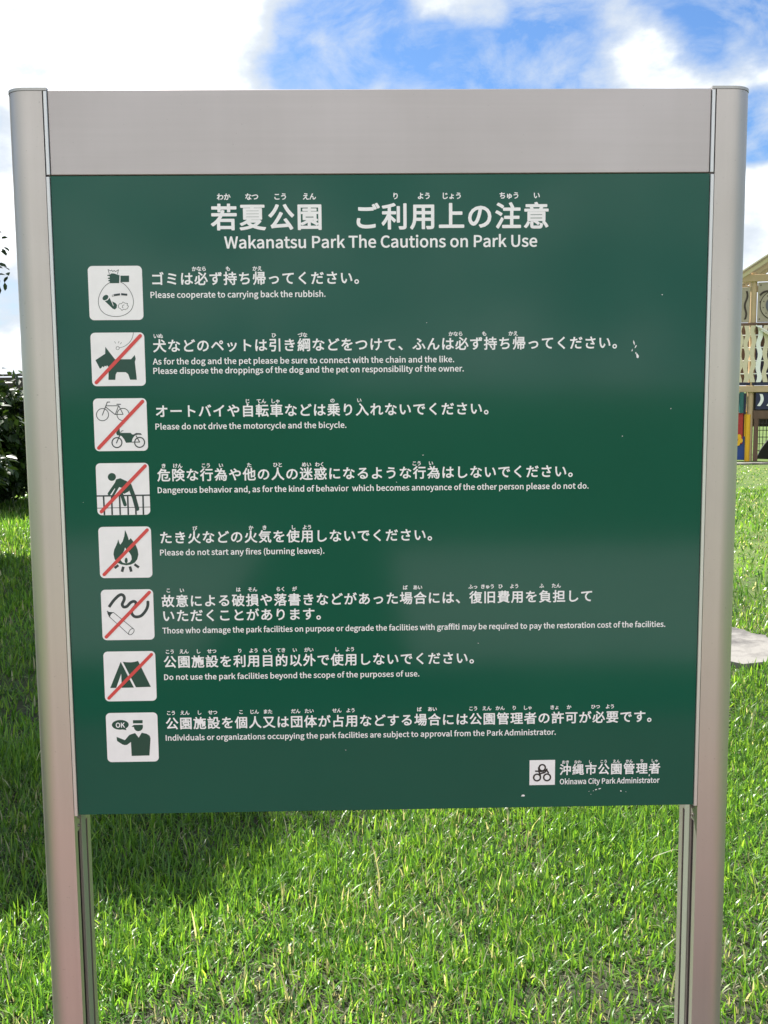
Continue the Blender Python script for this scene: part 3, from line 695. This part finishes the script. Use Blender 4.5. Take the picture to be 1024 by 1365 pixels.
# ------------------------------------------------------------------ grass
def in_poly(x, y, P):
    c = np.zeros(x.shape, bool)
    for i in range(len(P)):
        x1, y1 = P[i - 1]; x2, y2 = P[i]
        m = ((y1 > y) != (y2 > y)) & (x < (x2 - x1) * (y - y1) / (y2 - y1 + 1e-12) + x1)
        c ^= m
    return c
def vnoise(x, y, s, seed):
    r = np.random.default_rng(seed); v = np.zeros_like(x)
    for k in range(7):
        a, b, p = r.uniform(-1, 1) * s, r.uniform(-1, 1) * s, r.uniform(0, 6.28)
        v += np.sin(x * a * 2 + y * b * 2 + p)
    return v / 3.2
SEG = 3
def blades(x, y, h, wd, bend, kind, curl=1.0):
    """arched tapering blades; returns vertices, faces' vertex indices, colours"""
    n = len(x); az = rng.uniform(0, 2 * np.pi, n); lean = np.abs(rng.normal(0, 1, n)) * bend + 0.08
    side = az + np.pi / 2 + rng.normal(0, .35, n)
    z0 = ground_h(x, y) - 0.004
    V = np.zeros((n, 7, 3)); prev = np.stack([x, y, z0], 1)
    for s in range(4):
        t = s / 3
        ang = np.clip(lean * (0.45 + 1.25 * t * curl), 0, 2.0)
        if s:
            L_ = h / 3
            prev = prev + np.stack([np.cos(az) * np.sin(ang) * L_, np.sin(az) * np.sin(ang) * L_, np.cos(ang) * L_], 1)
        w_ = wd * (0.8, 1.0, 0.72, 0)[s] / 2
        off = np.stack([np.cos(side) * w_, np.sin(side) * w_, np.zeros(n)], 1)
        if s < 3: V[:, 2 * s] = prev - off; V[:, 2 * s + 1] = prev + off
        else: V[:, 6] = prev
    V[..., 2] = np.maximum(V[..., 2], z0[:, None] + 0.002)
    return V
def blade_colors(x, y, n, dry):
    base = np.array([[0.112, 0.250, 0.030], [0.075, 0.190, 0.028], [0.185, 0.325, 0.045], [0.035, 0.100, 0.018]])
    c = base[rng.choice(4, n, p=[.36, .3, .2, .14])] * rng.uniform(.75, 1.2, (n, 1))
    pal = vnoise(x, y, 1.3, 5)[:, None]
    c = c * (1 + 0.16 * pal) * np.array([1, 1, 1])
    d = rng.random(n) < dry
    straw = np.array([0.36, 0.36, 0.25]) * rng.uniform(.6, 1.25, (n, 1))
    c[d] = straw[d]
    return c
zones = []
def zone(x0, x1, y0, y1, dens, h, wd, bend, dry, curl=1.0, clump=0.0, cond=None):
    n = int((x1 - x0) * (y1 - y0) * dens)
    x = rng.uniform(x0, x1, n); y = rng.uniform(y0, y1, n)
    keep = np.ones(n, bool)
    for P in PATHS: keep &= ~in_poly(x, y, P)
    if clump:
        keep &= rng.random(n) < np.clip(0.72 + clump * vnoise(x, y, 7, 3), 0.12, 1)
    if cond is not None: keep &= cond(x, y)
    x, y = x[keep], y[keep]; n = len(x)
    hh = h * rng.uniform(.45, 1.15, n) * (1 + .22 * vnoise(x, y, 3.2, 9))
    dn = np.clip(dry + 0.10 * vnoise(x, y, 2.1, 21), 0.01, 1)
    V = blades(x, y, hh, wd * rng.uniform(.6, 1.3, n), bend, 0, curl)
    zones.append((V, blade_colors(x, y, n, dn)))
PATHS = [PATH_R, [(-2.4, -3.1), (2.4, -3.1), (2.4, -.5), (-2.4, -.5)]]
bare = lambda x, y: (y > 1.02 + 0.16 * vnoise(x, y, 4, 31)) | (rng.random(len(x)) < .45)
# near turf behind the board (long, backlit), the sparse dry edge nearest to it, then coarser with distance
zone(-2.3, 2.6, 0.75, 1.5, 17500, 0.070, 0.0049, 0.85, 0.05, clump=.25, cond=bare)
zone(-2.3, 2.6, 1.5, 2.9, 17500, 0.070, 0.0049, 0.85, 0.02, clump=.25)
zone(-2.6, 3.0, -0.22, 0.75, 2600, 0.05, 0.0045, 0.8, 0.30)
zone(-3.4, 3.6, 2.9, 5.2, 3000, 0.080, 0.0075, 0.60, 0.05, clump=.25)
zone(1.4, 3.6, 2.4, 5.4, 6500, 0.045, 0.0060, 1.0, 0.22, clump=.3)
zone(-6.5, -1.8, 5.2, 12.5, 1500, 0.10, 0.010, 0.6, 0.05, clump=.25)
zone(1.2, 8.0, 5.2, 12.0, 1500, 0.036, 0.009, 1.1, 0.26, clump=.35)
zone(-1.8, 1.2, 5.2, 10.0, 600, 0.07, 0.011, 0.9, 0.10)
zone(4.5, 11.0, 12.0, 19.0, 550, 0.035, 0.015, 1.1, 0.24, clump=.3)
zone(-10.5, -4.0, 12.5, 22.0, 260, 0.09, 0.022, 0.8, 0.05)
side_cond = lambda x, y: ~((x > -2.3) & (x < 2.6) & (y < 5.2))
zone(-8.0, 8.5, -0.4, 6.0, 1100, 0.075, 0.010, 0.6, 0.07, clump=.25, cond=side_cond)
zone(-9.0, 9.0, 6.0, 14.0, 420, 0.08, 0.014, 0.7, 0.08, clump=.25)
zone(-5.0, 5.0, -4.1, -3.15, 900, 0.06, 0.010, 0.7, 0.06)
# fine thatch: short, flat, straw and brown
zone(-2.3, 2.6, 0.75, 3.0, 3000, 0.045, 0.0028, 1.7, 0.55)
zone(-2.3, 2.6, 0.9, 3.2, 120, 0.16, 0.0042, 1.1, 0.25, curl=1.3)
zone(-2.3, 2.6, 0.75, 1.15, 2600, 0.05, 0.0034, 1.6, 0.85)
V = np.concatenate([z[0].reshape(-1, 3) for z in zones]); CC = np.concatenate([np.repeat(z[1], 7, 0) for z in zones])
nb = len(V) // 7
base = (np.arange(nb) * 7)[:, None]
quads = np.concatenate([base + np.array([[0, 1, 3, 2]]), base + np.array([[2, 3, 5, 4]])], 1).reshape(-1, 4)
tris = (base + np.array([[4, 5, 6]])).reshape(-1, 3)
def np_mesh(name, V, quads, tris, cols, cname='tint'):
    me = bpy.data.meshes.new(name)
    me.vertices.add(len(V)); me.vertices.foreach_set('co', V.astype(np.float32).ravel())
    nl = quads.size + tris.size; me.loops.add(nl)
    me.loops.foreach_set('vertex_index', np.concatenate([quads.ravel(), tris.ravel()]).astype(np.int32))
    npz = len(quads) + len(tris); me.polygons.add(npz)
    st = np.concatenate([np.arange(len(quads)) * 4, quads.size + np.arange(len(tris)) * 3]).astype(np.int32)
    me.polygons.foreach_set('loop_start', st)
    me.polygons.foreach_set('use_smooth', np.ones(npz, bool))
    a = me.color_attributes.new(cname, 'FLOAT_COLOR', 'POINT')
    a.data.foreach_set('color', np.concatenate([cols, np.ones((len(cols), 1))], 1).astype(np.float32).ravel())
    me.update(calc_edges=True); me.validate()
    return me
print('blades', nb)
tag(link('grass', np_mesh('grass', V, quads, tris, CC), M['grass']), kind='stuff')

# ================================================================== TREES AND SHRUBS
M['bark'] = vary(mat('rough_bark', (0.10, 0.075, 0.055), 0.9), 12, (0.05, 0.038, 0.028), (0.16, 0.125, 0.09), stretch=(1, 1, .25), bump=.7, dist=.01)
def leaf_cloud(name, P, size, parent, cols, droop=0.4, out=None, loc=None):
    """leaves at points P (n,3): each a pointed six-sided leaf folded along its rib"""
    n = len(P); sz = size * rng.uniform(.65, 1.25, n)
    az = rng.uniform(0, 2 * np.pi, n)
    if out is not None: az = out + rng.normal(0, .8, n)
    pitch = rng.normal(-droop, .45, n)
    d = np.stack([np.cos(az) * np.cos(pitch), np.sin(az) * np.cos(pitch), np.sin(pitch)], 1)
    up = np.stack([rng.normal(0, .35, n), rng.normal(0, .35, n), np.ones(n)], 1)
    s = np.cross(d, up); s /= np.linalg.norm(s, axis=1, keepdims=True); nn = np.cross(s, d)
    S = sz[:, None]
    V = np.stack([P, P + d * S * .35 + s * S * .24 + nn * S * .05, P + d * S * .72 + s * S * .20 + nn * S * .05, P + d * S - nn * S * .08,
                  P + d * S * .72 - s * S * .20 + nn * S * .05, P + d * S * .35 - s * S * .24 + nn * S * .05, P + d * S * .5 - nn * S * .02], 1)
    b = (np.arange(n) * 7)[:, None]
    q = np.concatenate([b + np.array([[0, 1, 2, 6]]), b + np.array([[6, 2, 3, 3]])[:, :0].reshape(1, 0)], 1).reshape(-1, 4) if False else np.concatenate([b + np.array([[0, 1, 2, 6]]), b + np.array([[0, 6, 4, 5]])], 1).reshape(-1, 4)
    t = np.concatenate([b + np.array([[6, 2, 3]]), b + np.array([[6, 3, 4]])], 1).reshape(-1, 3)
    base = np.array(cols); c = base[rng.integers(0, len(base), n)] * rng.uniform(.7, 1.3, (n, 1))
    me = np_mesh(name, V.reshape(-1, 3), q, t, np.repeat(c, 7, 0))
    return link(name, me, M['leaf'], parent, loc)
def clumps(centres, rad, per, squash=.8):
    out = []
    for c in centres:
        n = int(per * rng.uniform(.7, 1.3)); v = rng.normal(0, 1, (n, 3)); v /= np.linalg.norm(v, axis=1, keepdims=True)
        v *= (rad * rng.uniform(.6, 1.2)) * rng.uniform(.25, 1, (n, 1)) ** .6; v[:, 2] *= squash
        out.append(np.array(c) + v)
    return np.concatenate(out)
def shell(c, r, n, lo=.55):
    v = rng.normal(0, 1, (n, 3)); v /= np.linalg.norm(v, axis=1, keepdims=True)
    return np.array(c) + v * np.array(r) * rng.uniform(lo, 1, (n, 1))
DARK = [(0.018, 0.038, 0.010), (0.028, 0.055, 0.013), (0.040, 0.072, 0.016), (0.020, 0.042, 0.013)]

# broadleaf tree at the left; its shade falls over the grass behind the board
tx, ty = -5.46, 7.5
tree = empty('broadleaf_tree', (tx, ty, 0))
tag(tree, 'dark leafy tree at the left edge, leaves against the sky beside the left post', 'tree')
bm = bmesh.new()
tube(bm, [(0, 0, -.1), (.03, 0, .4), (.06, .05, 1.2), (.0, .1, 2.4), (.05, .1, 4.4)], [.24, .19, .17, .15, .12], 12)
limbs = [((.0, .1, 2.1), (.7, -.1, 2.55), (1.4, -.3, 2.75), (2.40, -.42, 2.74)), ((.03, .1, 3.4), (-.6, .5, 4.6), (-1.1, .8, 6.0)), ((.05, .1, 4.0), (.4, .6, 5.8), (.5, 1.4, 7.8)),
         ((.05, .1, 4.3), (-.2, .5, 6.2), (-.4, 1.0, 8.6)), ((.03, .1, 3.0), (-1.2, -.8, 4.4), (-2.2, -1.6, 6.0)), ((.0, .1, 2.2), (.6, -1.4, 2.9), (1.0, -2.9, 3.3), (1.0, -4.2, 3.3)), ((.4, -.9, 2.65), (1.2, -1.9, 3.0), (1.9, -2.7, 3.2), (2.6, -3.3, 3.25)), ((.04, .1, 3.3), (-1.6, .6, 4.8), (-3.0, 1.2, 6.2)), ((.03, .1, 3.6), (-.3, -.8, 4.9), (-.5, -1.3, 6.2)), ((.05, .1, 3.9), (.1, .9, 4.6), (-.2, 1.8, 5.2))]
for l_ in limbs: tube(bm, l_, [.08, .055, .035, .015][:len(l_)], 8)
obj('trunk', bm, M['bark'], tree, smooth=True)
cen = np.concatenate([shell((-.38, 1.05, 8.0), (1.9, 1.75, 1.5), 240, .12), shell((-.3, 2.0, 6.4), (1.5, 1.5, 1.2), 110, .15), shell((-2.2, -1.5, 5.6), (1.7, 2.0, 1.5), 140, .15), shell((-1.0, -2.0, 4.6), (1.3, 1.2, 1.0), 60, .15), shell((1.7, -2.4, 3.2), (1.2, 1.25, 1.0), 110, .15), shell((2.72, -3.05, 3.2), (.75, .75, .55), 80, .1), shell((1.0, -4.4, 3.0), (1.1, 1.1, 1.0), 60, .15), shell((-3.0, 1.2, 5.8), (1.7, 2.0, 1.5), 90, .15), shell((-.6, .4, 4.9), (1.7, 2.0, 1.2), 110, .15), shell((-.37, 1.3, 5.0), (1.4, 1.4, 1.2), 60, .2)])
P = clumps(cen, .42, 150)
P = P[(P[:, 0] + tx) < -0.352 * (P[:, 1] + ty + 1.47) - 0.03]      # leaves inside the view dropped; unseen lobes are shaped for their shade
leaf_cloud('crown', P, .13, tree, DARK)
# the one low bough whose tip shows beside the post
tip = clumps([(2.50, -.42, 2.72), (2.35, -.4, 2.80), (2.1, -.4, 2.75), (2.47, -.42, 2.45), (1.8, -.35, 2.75)], .19, 42)
tag(leaf_cloud('leaf_spray', tip, .085, tree, DARK), kind='stuff')

def shrub(name, label, x, y, rx, ry, h, ncl, per, size, cols, stems=6, low=0.1, group=None):
    s = empty(name, (x, y, 0)); tag(s, label, 'shrub', group)
    bm = bmesh.new()
    for k in range(stems):
        a = 2 * math.pi * k / stems + random.uniform(-.3, .3)
        tube(bm, [(0.05 * math.cos(a), .05 * math.sin(a), -.05), (.3 * rx * math.cos(a), .3 * ry * math.sin(a), h * .45), (.62 * rx * math.cos(a), .62 * ry * math.sin(a), h * .8)], [.03, .022, .01], 6)
    obj('stems', bm, M['bark'], s, smooth=True)
    c = shell((0, 0, h * .52), (rx * .85, ry * .85, h * .42), ncl, .5)
    P = clumps(c, min(rx, ry) * .28, per); P[:, 2] = np.clip(P[:, 2], low, h + .1)
    leaf_cloud('foliage', P, size, s, cols, droop=.55)
    s['group'] = 'dark shrubs along the left edge'
    return s
shrub('broadleaf_shrub', 'large dark green shrub behind the left post, its top lit by the sun', -5.35, 12.6, 1.9, 1.4, 1.74, 200, 110, .13, [(0.022, 0.046, 0.012), (0.036, 0.070, 0.015), (0.018, 0.036, 0.010)])
shrub('drooping_shrub', 'dark drooping shrub at the left edge with leaf tips hanging over the bright grass', -4.15, 7.9, 1.0, 1.0, 1.55, 110, 110, .13, DARK, low=.22)
shrub('broadleaf_shrub', 'smaller shrub farther back, in front of the dark wall', -8.6, 15.6, 1.3, 1.1, 1.5, 60, 80, .13, [(0.05, 0.10, 0.022), (0.075, 0.13, 0.03)])

# small pale seedling in the shade beside the left post
sd = empty('weed_seedling', (-1.62, 4.15, 0)); tag(sd, 'small pale weed in the shaded grass left of the left post', 'weed')
leaf_cloud('leaves', clumps([(0, 0, .10), (.03, 0, .14)], .06, 9), .07, sd, [(.32, .33, .2), (.2, .24, .1)])
bm = bmesh.new(); tube(bm, [(0, 0, -.01), (.01, 0, .06), (.02, 0, .14)], [.004, .003, .002], 5); obj('stalk', bm, M['bark'], sd)

# dark boundary wall with a top rail, far left
M['wall'] = vary(mat('dark_brown_wall', (0.03, 0.022, 0.022), 0.7), 3, (0.024, 0.018, 0.019), (0.038, 0.03, 0.03))
fence = empty('boundary_fence', (-9.3, 25, 0)); tag(fence, 'dark brown boundary fence with a thin top rail beyond the shrubs on the left', 'fence')
for k in range(5):
    bm = bmesh.new(); x0 = -6 + k * 2.2
    box(bm, x0 + .02, x0 + 2.18, -.03, .03, 0.05, 1.90, .004); obj('fence_panel', bm, M['wall'], fence)
    bm = bmesh.new(); box(bm, x0 - .03, x0 + .03, -.05, .05, 0, 1.96, .004); obj('fence_post', bm, M['wall'], fence)
bm = bmesh.new(); box(bm, -6.1, 5.1, -.035, .035, 1.93, 1.98, .004); obj('top_rail', bm, M['wall'], fence)

# ================================================================== PLAY STRUCTURE
M['cream'] = vary(mat('cream_plastic', (0.60, 0.44, 0.27), 0.5), 4, (0.44, 0.31, 0.18), (0.52, 0.38, 0.23))
M['pan'] = vary(mat('beige_panel', (0.52, 0.46, 0.36), 0.55), 4, (0.34, 0.29, 0.22), (0.42, 0.36, 0.28))
M['ivory'] = mat('ivory_board', (0.66, 0.58, 0.42), 0.5)
M['purewhite'] = mat('white_board', (0.85, 0.85, 0.84), 0.4)
M['navy'] = mat('navy_panel', (0.012, 0.016, 0.06), 0.45)
M['blue'] = mat('blue_panel', (0.012, 0.05, 0.26), 0.4)
M['yellow'] = mat('yellow_sleeve', (0.78, 0.42, 0.015), 0.4)
M['redp'] = mat('red_panel', (0.38, 0.02, 0.02), 0.4)
M['teal'] = mat('teal_pipe', (0.02, 0.12, 0.12), 0.4)
M['brown'] = vary(mat('brown_timber', (0.13, 0.075, 0.05), 0.7), 8, (0.10, 0.058, 0.04), (0.17, 0.10, 0.065), stretch=(1, 1, .2))
M['cut'] = mat('dark_cutout', (0.05, 0.035, 0.03), 0.8)
M['glass'] = mat('grey_porthole', (0.10, 0.10, 0.12), 0.15)
M['net'] = mat('black_net', (0.015, 0.013, 0.013), 0.7)

pg = empty('play_tower', (7.89, 19.75, 0), -0.34)
tag(pg, 'cream playground tower with wavy balusters, slatted roof and porthole, beyond the right post', 'playground')
def part(name, m, *boxes, bev=.006, parent=None):
    bm = bmesh.new()
    for b in boxes: box(bm, *b, bev)
    return obj(name, bm, M[m], parent or pg)
W_, D_ = 2.6, 2.4                     # tower footprint
cols = [(0, 0), (W_, 0), (0, D_), (W_, D_)]
for cx, cy in cols:
    bm = bmesh.new(); tube(bm, [(cx, cy, 0), (cx, cy, 3.78)], .062, 14); obj('column', bm, M['cream'], pg, smooth=True)
    bm = bmesh.new(); tube(bm, [(cx - .035, cy - .075, 0), (cx - .035, cy - .075, .95)], .05, 12); obj('column_sleeve', bm, M['yellow'], pg, smooth=True)
part('deck', 'brown', (-.05, W_ + .05, .02, D_, 1.46, 1.53))
part('deck_beam', 'cream', (-.9, W_ + .1, -.10, -.02, 1.40, 1.53)); part('deck_beam', 'cream', (-.9, W_ + .1, D_, D_ + .08, 1.40, 1.53))
part('top_beam', 'cream', (-.25, W_ + .1, -.09, -.01, 3.60, 3.74)); part('top_beam', 'cream', (-.25, W_ + .1, D_ - .05, D_ + .05, 3.60, 3.74))
part('top_beam', 'cream', (-.07, .07, .0, D_ - .06, 3.52, 3.59)); part('top_beam', 'cream', (W_ - .07, W_ + .07, .0, D_ - .06, 3.52, 3.59))
# upper wall panels with wavy cut-outs and a porthole
def wavy(x0, z0, x1, z1, amp, wd, waves=1.5, n=18):
    P = [Vector((x0, z0)) + (Vector((x1, z1)) - Vector((x0, z0))) * (k / n) for k in range(n + 1)]
    d = (Vector((x1, z1)) - Vector((x0, z0))).normalized(); m = Vector((-d.y, d.x))
    P = [p + m * amp * math.sin(k / n * waves * 2 * math.pi) for k, p in enumerate(P)]
    return [tuple(p + m * wd / 2) for p in P] + [tuple(p - m * wd / 2) for p in reversed(P)]
def cut(par, pts, y, m='cut', name='wavy_slot', t=.008):
    bm = bmesh.new(); prism(bm, pts, y - t, y, axis='y'); return obj(name, bm, M[m], par)
u1 = part('wall_panel', 'pan', (.075, W_ - .075, -.045, -.015, 2.80, 3.585))
u2 = part('wall_panel', 'pan', (-.85, -.075, -.045, -.015, 2.80, 3.50))
part('wall_panel', 'pan', (.0 - .02, .02, .08, D_ - .08, 2.80, 3.50)); part('wall_panel', 'pan', (W_ - .02, W_ + .02, .08, D_ - .08, 2.80, 3.5))
cut(u2, wavy(-.135, 3.42, -.155, 2.86, .02, .035), -.047)
cut(u2, wavy(-.45, 3.42, -.47, 2.86, .02, .035), -.047)
for (x, z) in ((.10, 3.33), (.10, 3.18)):
    cut(u1, wavy(x + .02, z, x + .40, z + .20, .02, .04, 1.3), -.047)
    cut(u1, wavy(W_ - .12 - x * .2, z, W_ - .5, z + .2, .02, .04, 1.3), -.047)
cut(u1, [(.42 + .30 * math.cos(a), 3.13 + .30 * math.sin(a)) for a in [2 * math.pi * k / 32 for k in range(32)]], -.0475, 'cut', 'porthole_edge', .006)
ph = cut(u1, [(.42 + .285 * math.cos(a), 3.13 + .285 * math.sin(a)) for a in [2 * math.pi * k / 32 for k in range(32)]], -.054, 'pan', 'porthole_ring', .012)
cut(u1, [(.42 + .19 * math.cos(a), 3.13 + .19 * math.sin(a)) for a in [2 * math.pi * k / 28 for k in range(28)]], -.067, 'glass', 'porthole', .012)
for k in range(12):
    a = 2 * math.pi * k / 12 + .2; x, z = .42 + .238 * math.cos(a), 3.13 + .238 * math.sin(a)
    cut(u1, [(x + .012 * math.cos(b), z + .012 * math.sin(b)) for b in [2 * math.pi * j / 6 for j in range(6)]], -.067, 'cut', 'bolt', .004)
for x, z in ((.13, 3.53), (.12, 2.86)):
    cut(u1, [(x + .014 * math.cos(b), z + .014 * math.sin(b)) for b in [2 * math.pi * j / 6 for j in range(6)]], -.047, 'cut', 'bolt', .004)
part('ledge', 'brown', (-.9, W_ + .1, -.07, -.01, 2.745, 2.79))
# wavy balusters, one board each, on four thin rails
n = 20
def baluster_pts(ph, wd):
    L_, R_ = [], []
    for k in range(n + 1):
        z = 1.60 + 1.13 * k / n; s = .020 * math.sin(k / n * 2 * math.pi * 2.6 + ph)
        L_.append((-wd / 2 + s, z)); R_.append((wd / 2 + s + .008 * math.sin(k * 1.3), z))
    return L_ + list(reversed(R_))
bal_me = []
for ph in (0, 2.4):
    bm = bmesh.new(); prism(bm, baluster_pts(ph, .088), -.118, -.092, axis='y')
    me = bpy.data.meshes.new('baluster'); bm.to_mesh(me); bm.free(); bal_me.append(me)
k = 0; x = -.84
while x < W_:
    me = bal_me[k % 2]
    if k in (0, 1): me.materials.append(M['ivory'])
    o = bpy.data.objects.new('baluster', me); C.objects.link(o); o.parent = pg; o.location = (x, 0, 0)
    if k in (8, 15):  # whiter copies put the strong sunlight into the colour
        o.data = me.copy(); o.data.materials.clear(); o.data.materials.append(M['purewhite']); o['label'] = 'baluster coloured whiter, as if sunlit'
    x += .122; k += 1
for z in (1.76, 2.02, 2.28, 2.53):
    part('baluster_rail', 'purewhite', (-.88, W_ + .05, -.09, -.065, z, z + .022), bev=.002)
# back of the deck enclosure, dark panels added to darken the gaps
part('dark_backing', 'brown', (.06, W_ - .06, D_ - .03, D_ - .005, 1.54, 2.9)); part('dark_backing', 'navy', (.1, 1.3, .9, .93, 1.54, 2.35)); part('dark_backing', 'brown', (-.9, .06, .55, .58, 1.54, 2.78))
part('dark_backing', 'brown', (.86, W_ - .06, D_ - .06, D_ - .03, .0, 1.4)); part('dark_backing', 'cut', (.06, .84, D_ - .06, D_ - .03, .62, 1.42))  # dark sheet added behind the opening to darken it
part('lower_board', 'navy', (-.85, W_, -.06, -.03, 1.54, 1.595))
# sloping slide hood to the right of the column
for k in range(4):
    bm = bmesh.new(); prism(bm, [(.06 + k * .05, 2.74 - k * .045), (1.0 + k * .05, 2.20 - k * .045), (1.0 + k * .05, 2.18 - k * .045), (.06 + k * .05, 2.715 - k * .045)], -.22, -.13, axis='y')
    obj('handrail_board', bm, M['purewhite' if k % 2 == 0 else 'ivory'], pg)
# below the deck
nb1 = part('sign_panel', 'navy', (.10, 1.5, -.075, -.045, 1.05, 1.39))
for x in (.20, .38, .62, .80, 1.02):
    cut(nb1, wavy(x, 1.36, x - .03, 1.12, .035, .06, .55), -.077, 'purewhite', 'wavy_mark', .006)
nb2 = part('sign_panel', 'navy', (.10, 1.5, -.105, -.102, 1.545, 1.60), bev=0)
part('lintel', 'brown', (.06, 1.5, -.06, .04, .86, 1.03)); part('door_jamb', 'brown', (.08, .17, -.06, .04, 0, .86)); part('door_jamb', 'brown', (.74, .86, -.06, .04, 0, .86))
part('lower_wall', 'brown', (.86, W_, -.03, .03, 0, 1.03))
bm = bmesh.new()
for k in range(9): tube(bm, [(.18 + k * .07, D_ - .4, .02), (.18 + k * .07, D_ - .4, 1.4)], .008, 5)
for k in range(9): tube(bm, [(.17, D_ - .4, .1 + k * .15), (.78, D_ - .4, .1 + k * .15)], .008, 5)
obj('climbing_net', bm, M['net'], pg)
bm = bmesh.new(); prism(bm, [(.16, 0), (.78, 0), (.78, .62), (.6, .55), (.4, .42), (.25, .2)], .7, .9, axis='y'); obj('rubber_mound', bm, M['net'], pg)
part('side_panel', 'navy', (-.30, -.08, -.03, 0, .95, 1.38)); part('side_panel', 'brown', (-.30, -.10, .02, .05, .4, 1.38))
part('side_panel', 'blue', (-.34, -.07, -.05, -.02, .02, .50))
rp = part('side_panel', 'redp', (-.62, -.13, -.09, -.06, .35, 1.0))
for k, (x, z) in enumerate([(-.20, .50), (-.17, .42), (-.22, .36), (-.28, .46), (-.30, .38)]):
    cut(rp, [(x + .05 * math.cos(b), z + .05 * math.sin(b)) for b in [2 * math.pi * j / 8 for j in range(8)]], -.0915 - k * .0015, 'yellow', 'flower_petal', .005)
part('side_panel', 'blue', (-.62, -.35, -.05, -.02, .02, .50))
bm = bmesh.new(); tube(bm, [(-.17, -.12, .98), (-.17, -.12, 1.40)], .045, 10); obj('slide_pole', bm, M['teal'], pg, smooth=True)
# gabled roof of separate boards
ridge_x, eave_x, z_e = 1.3, -.28, 3.74
sl_ = math.tan(R(33))
def roof_board(side, y):
    xa, xb = eave_x, ridge_x - .01
    za, zb = z_e, z_e + (xb - xa) * sl_
    if side == 1: xa, xb = 2 * ridge_x - xa, 2 * ridge_x - xb
    bm = bmesh.new(); prism(bm, [(xa, za), (xb, zb), (xb, zb + .03), (xa, za + .03)], y, y + .125, axis='y')
    bm.normal_update()
    for f in bm.faces: f.material_index = 1 if f.normal.z < -.3 else 0
    return obj('roof_board', bm, [M['ivory'], M['brown']], pg)
for side in (-1, 1):
    for k in range(17):
        roof_board(side, -.35 + k * .185)
for y in (-.12, D_ * .5, D_ + .1):
    for s in (-1, 1):
        e = ridge_x + s * (ridge_x - eave_x)
        bm = bmesh.new(); prism(bm, [(e, z_e - .02), (ridge_x, z_e - .02 + (ridge_x - eave_x) * sl_), (ridge_x, z_e - .10 + (ridge_x - eave_x) * sl_), (e, z_e - .10)], y, y + .06, axis='y')
        obj('rafter', bm, M['ivory'], pg)
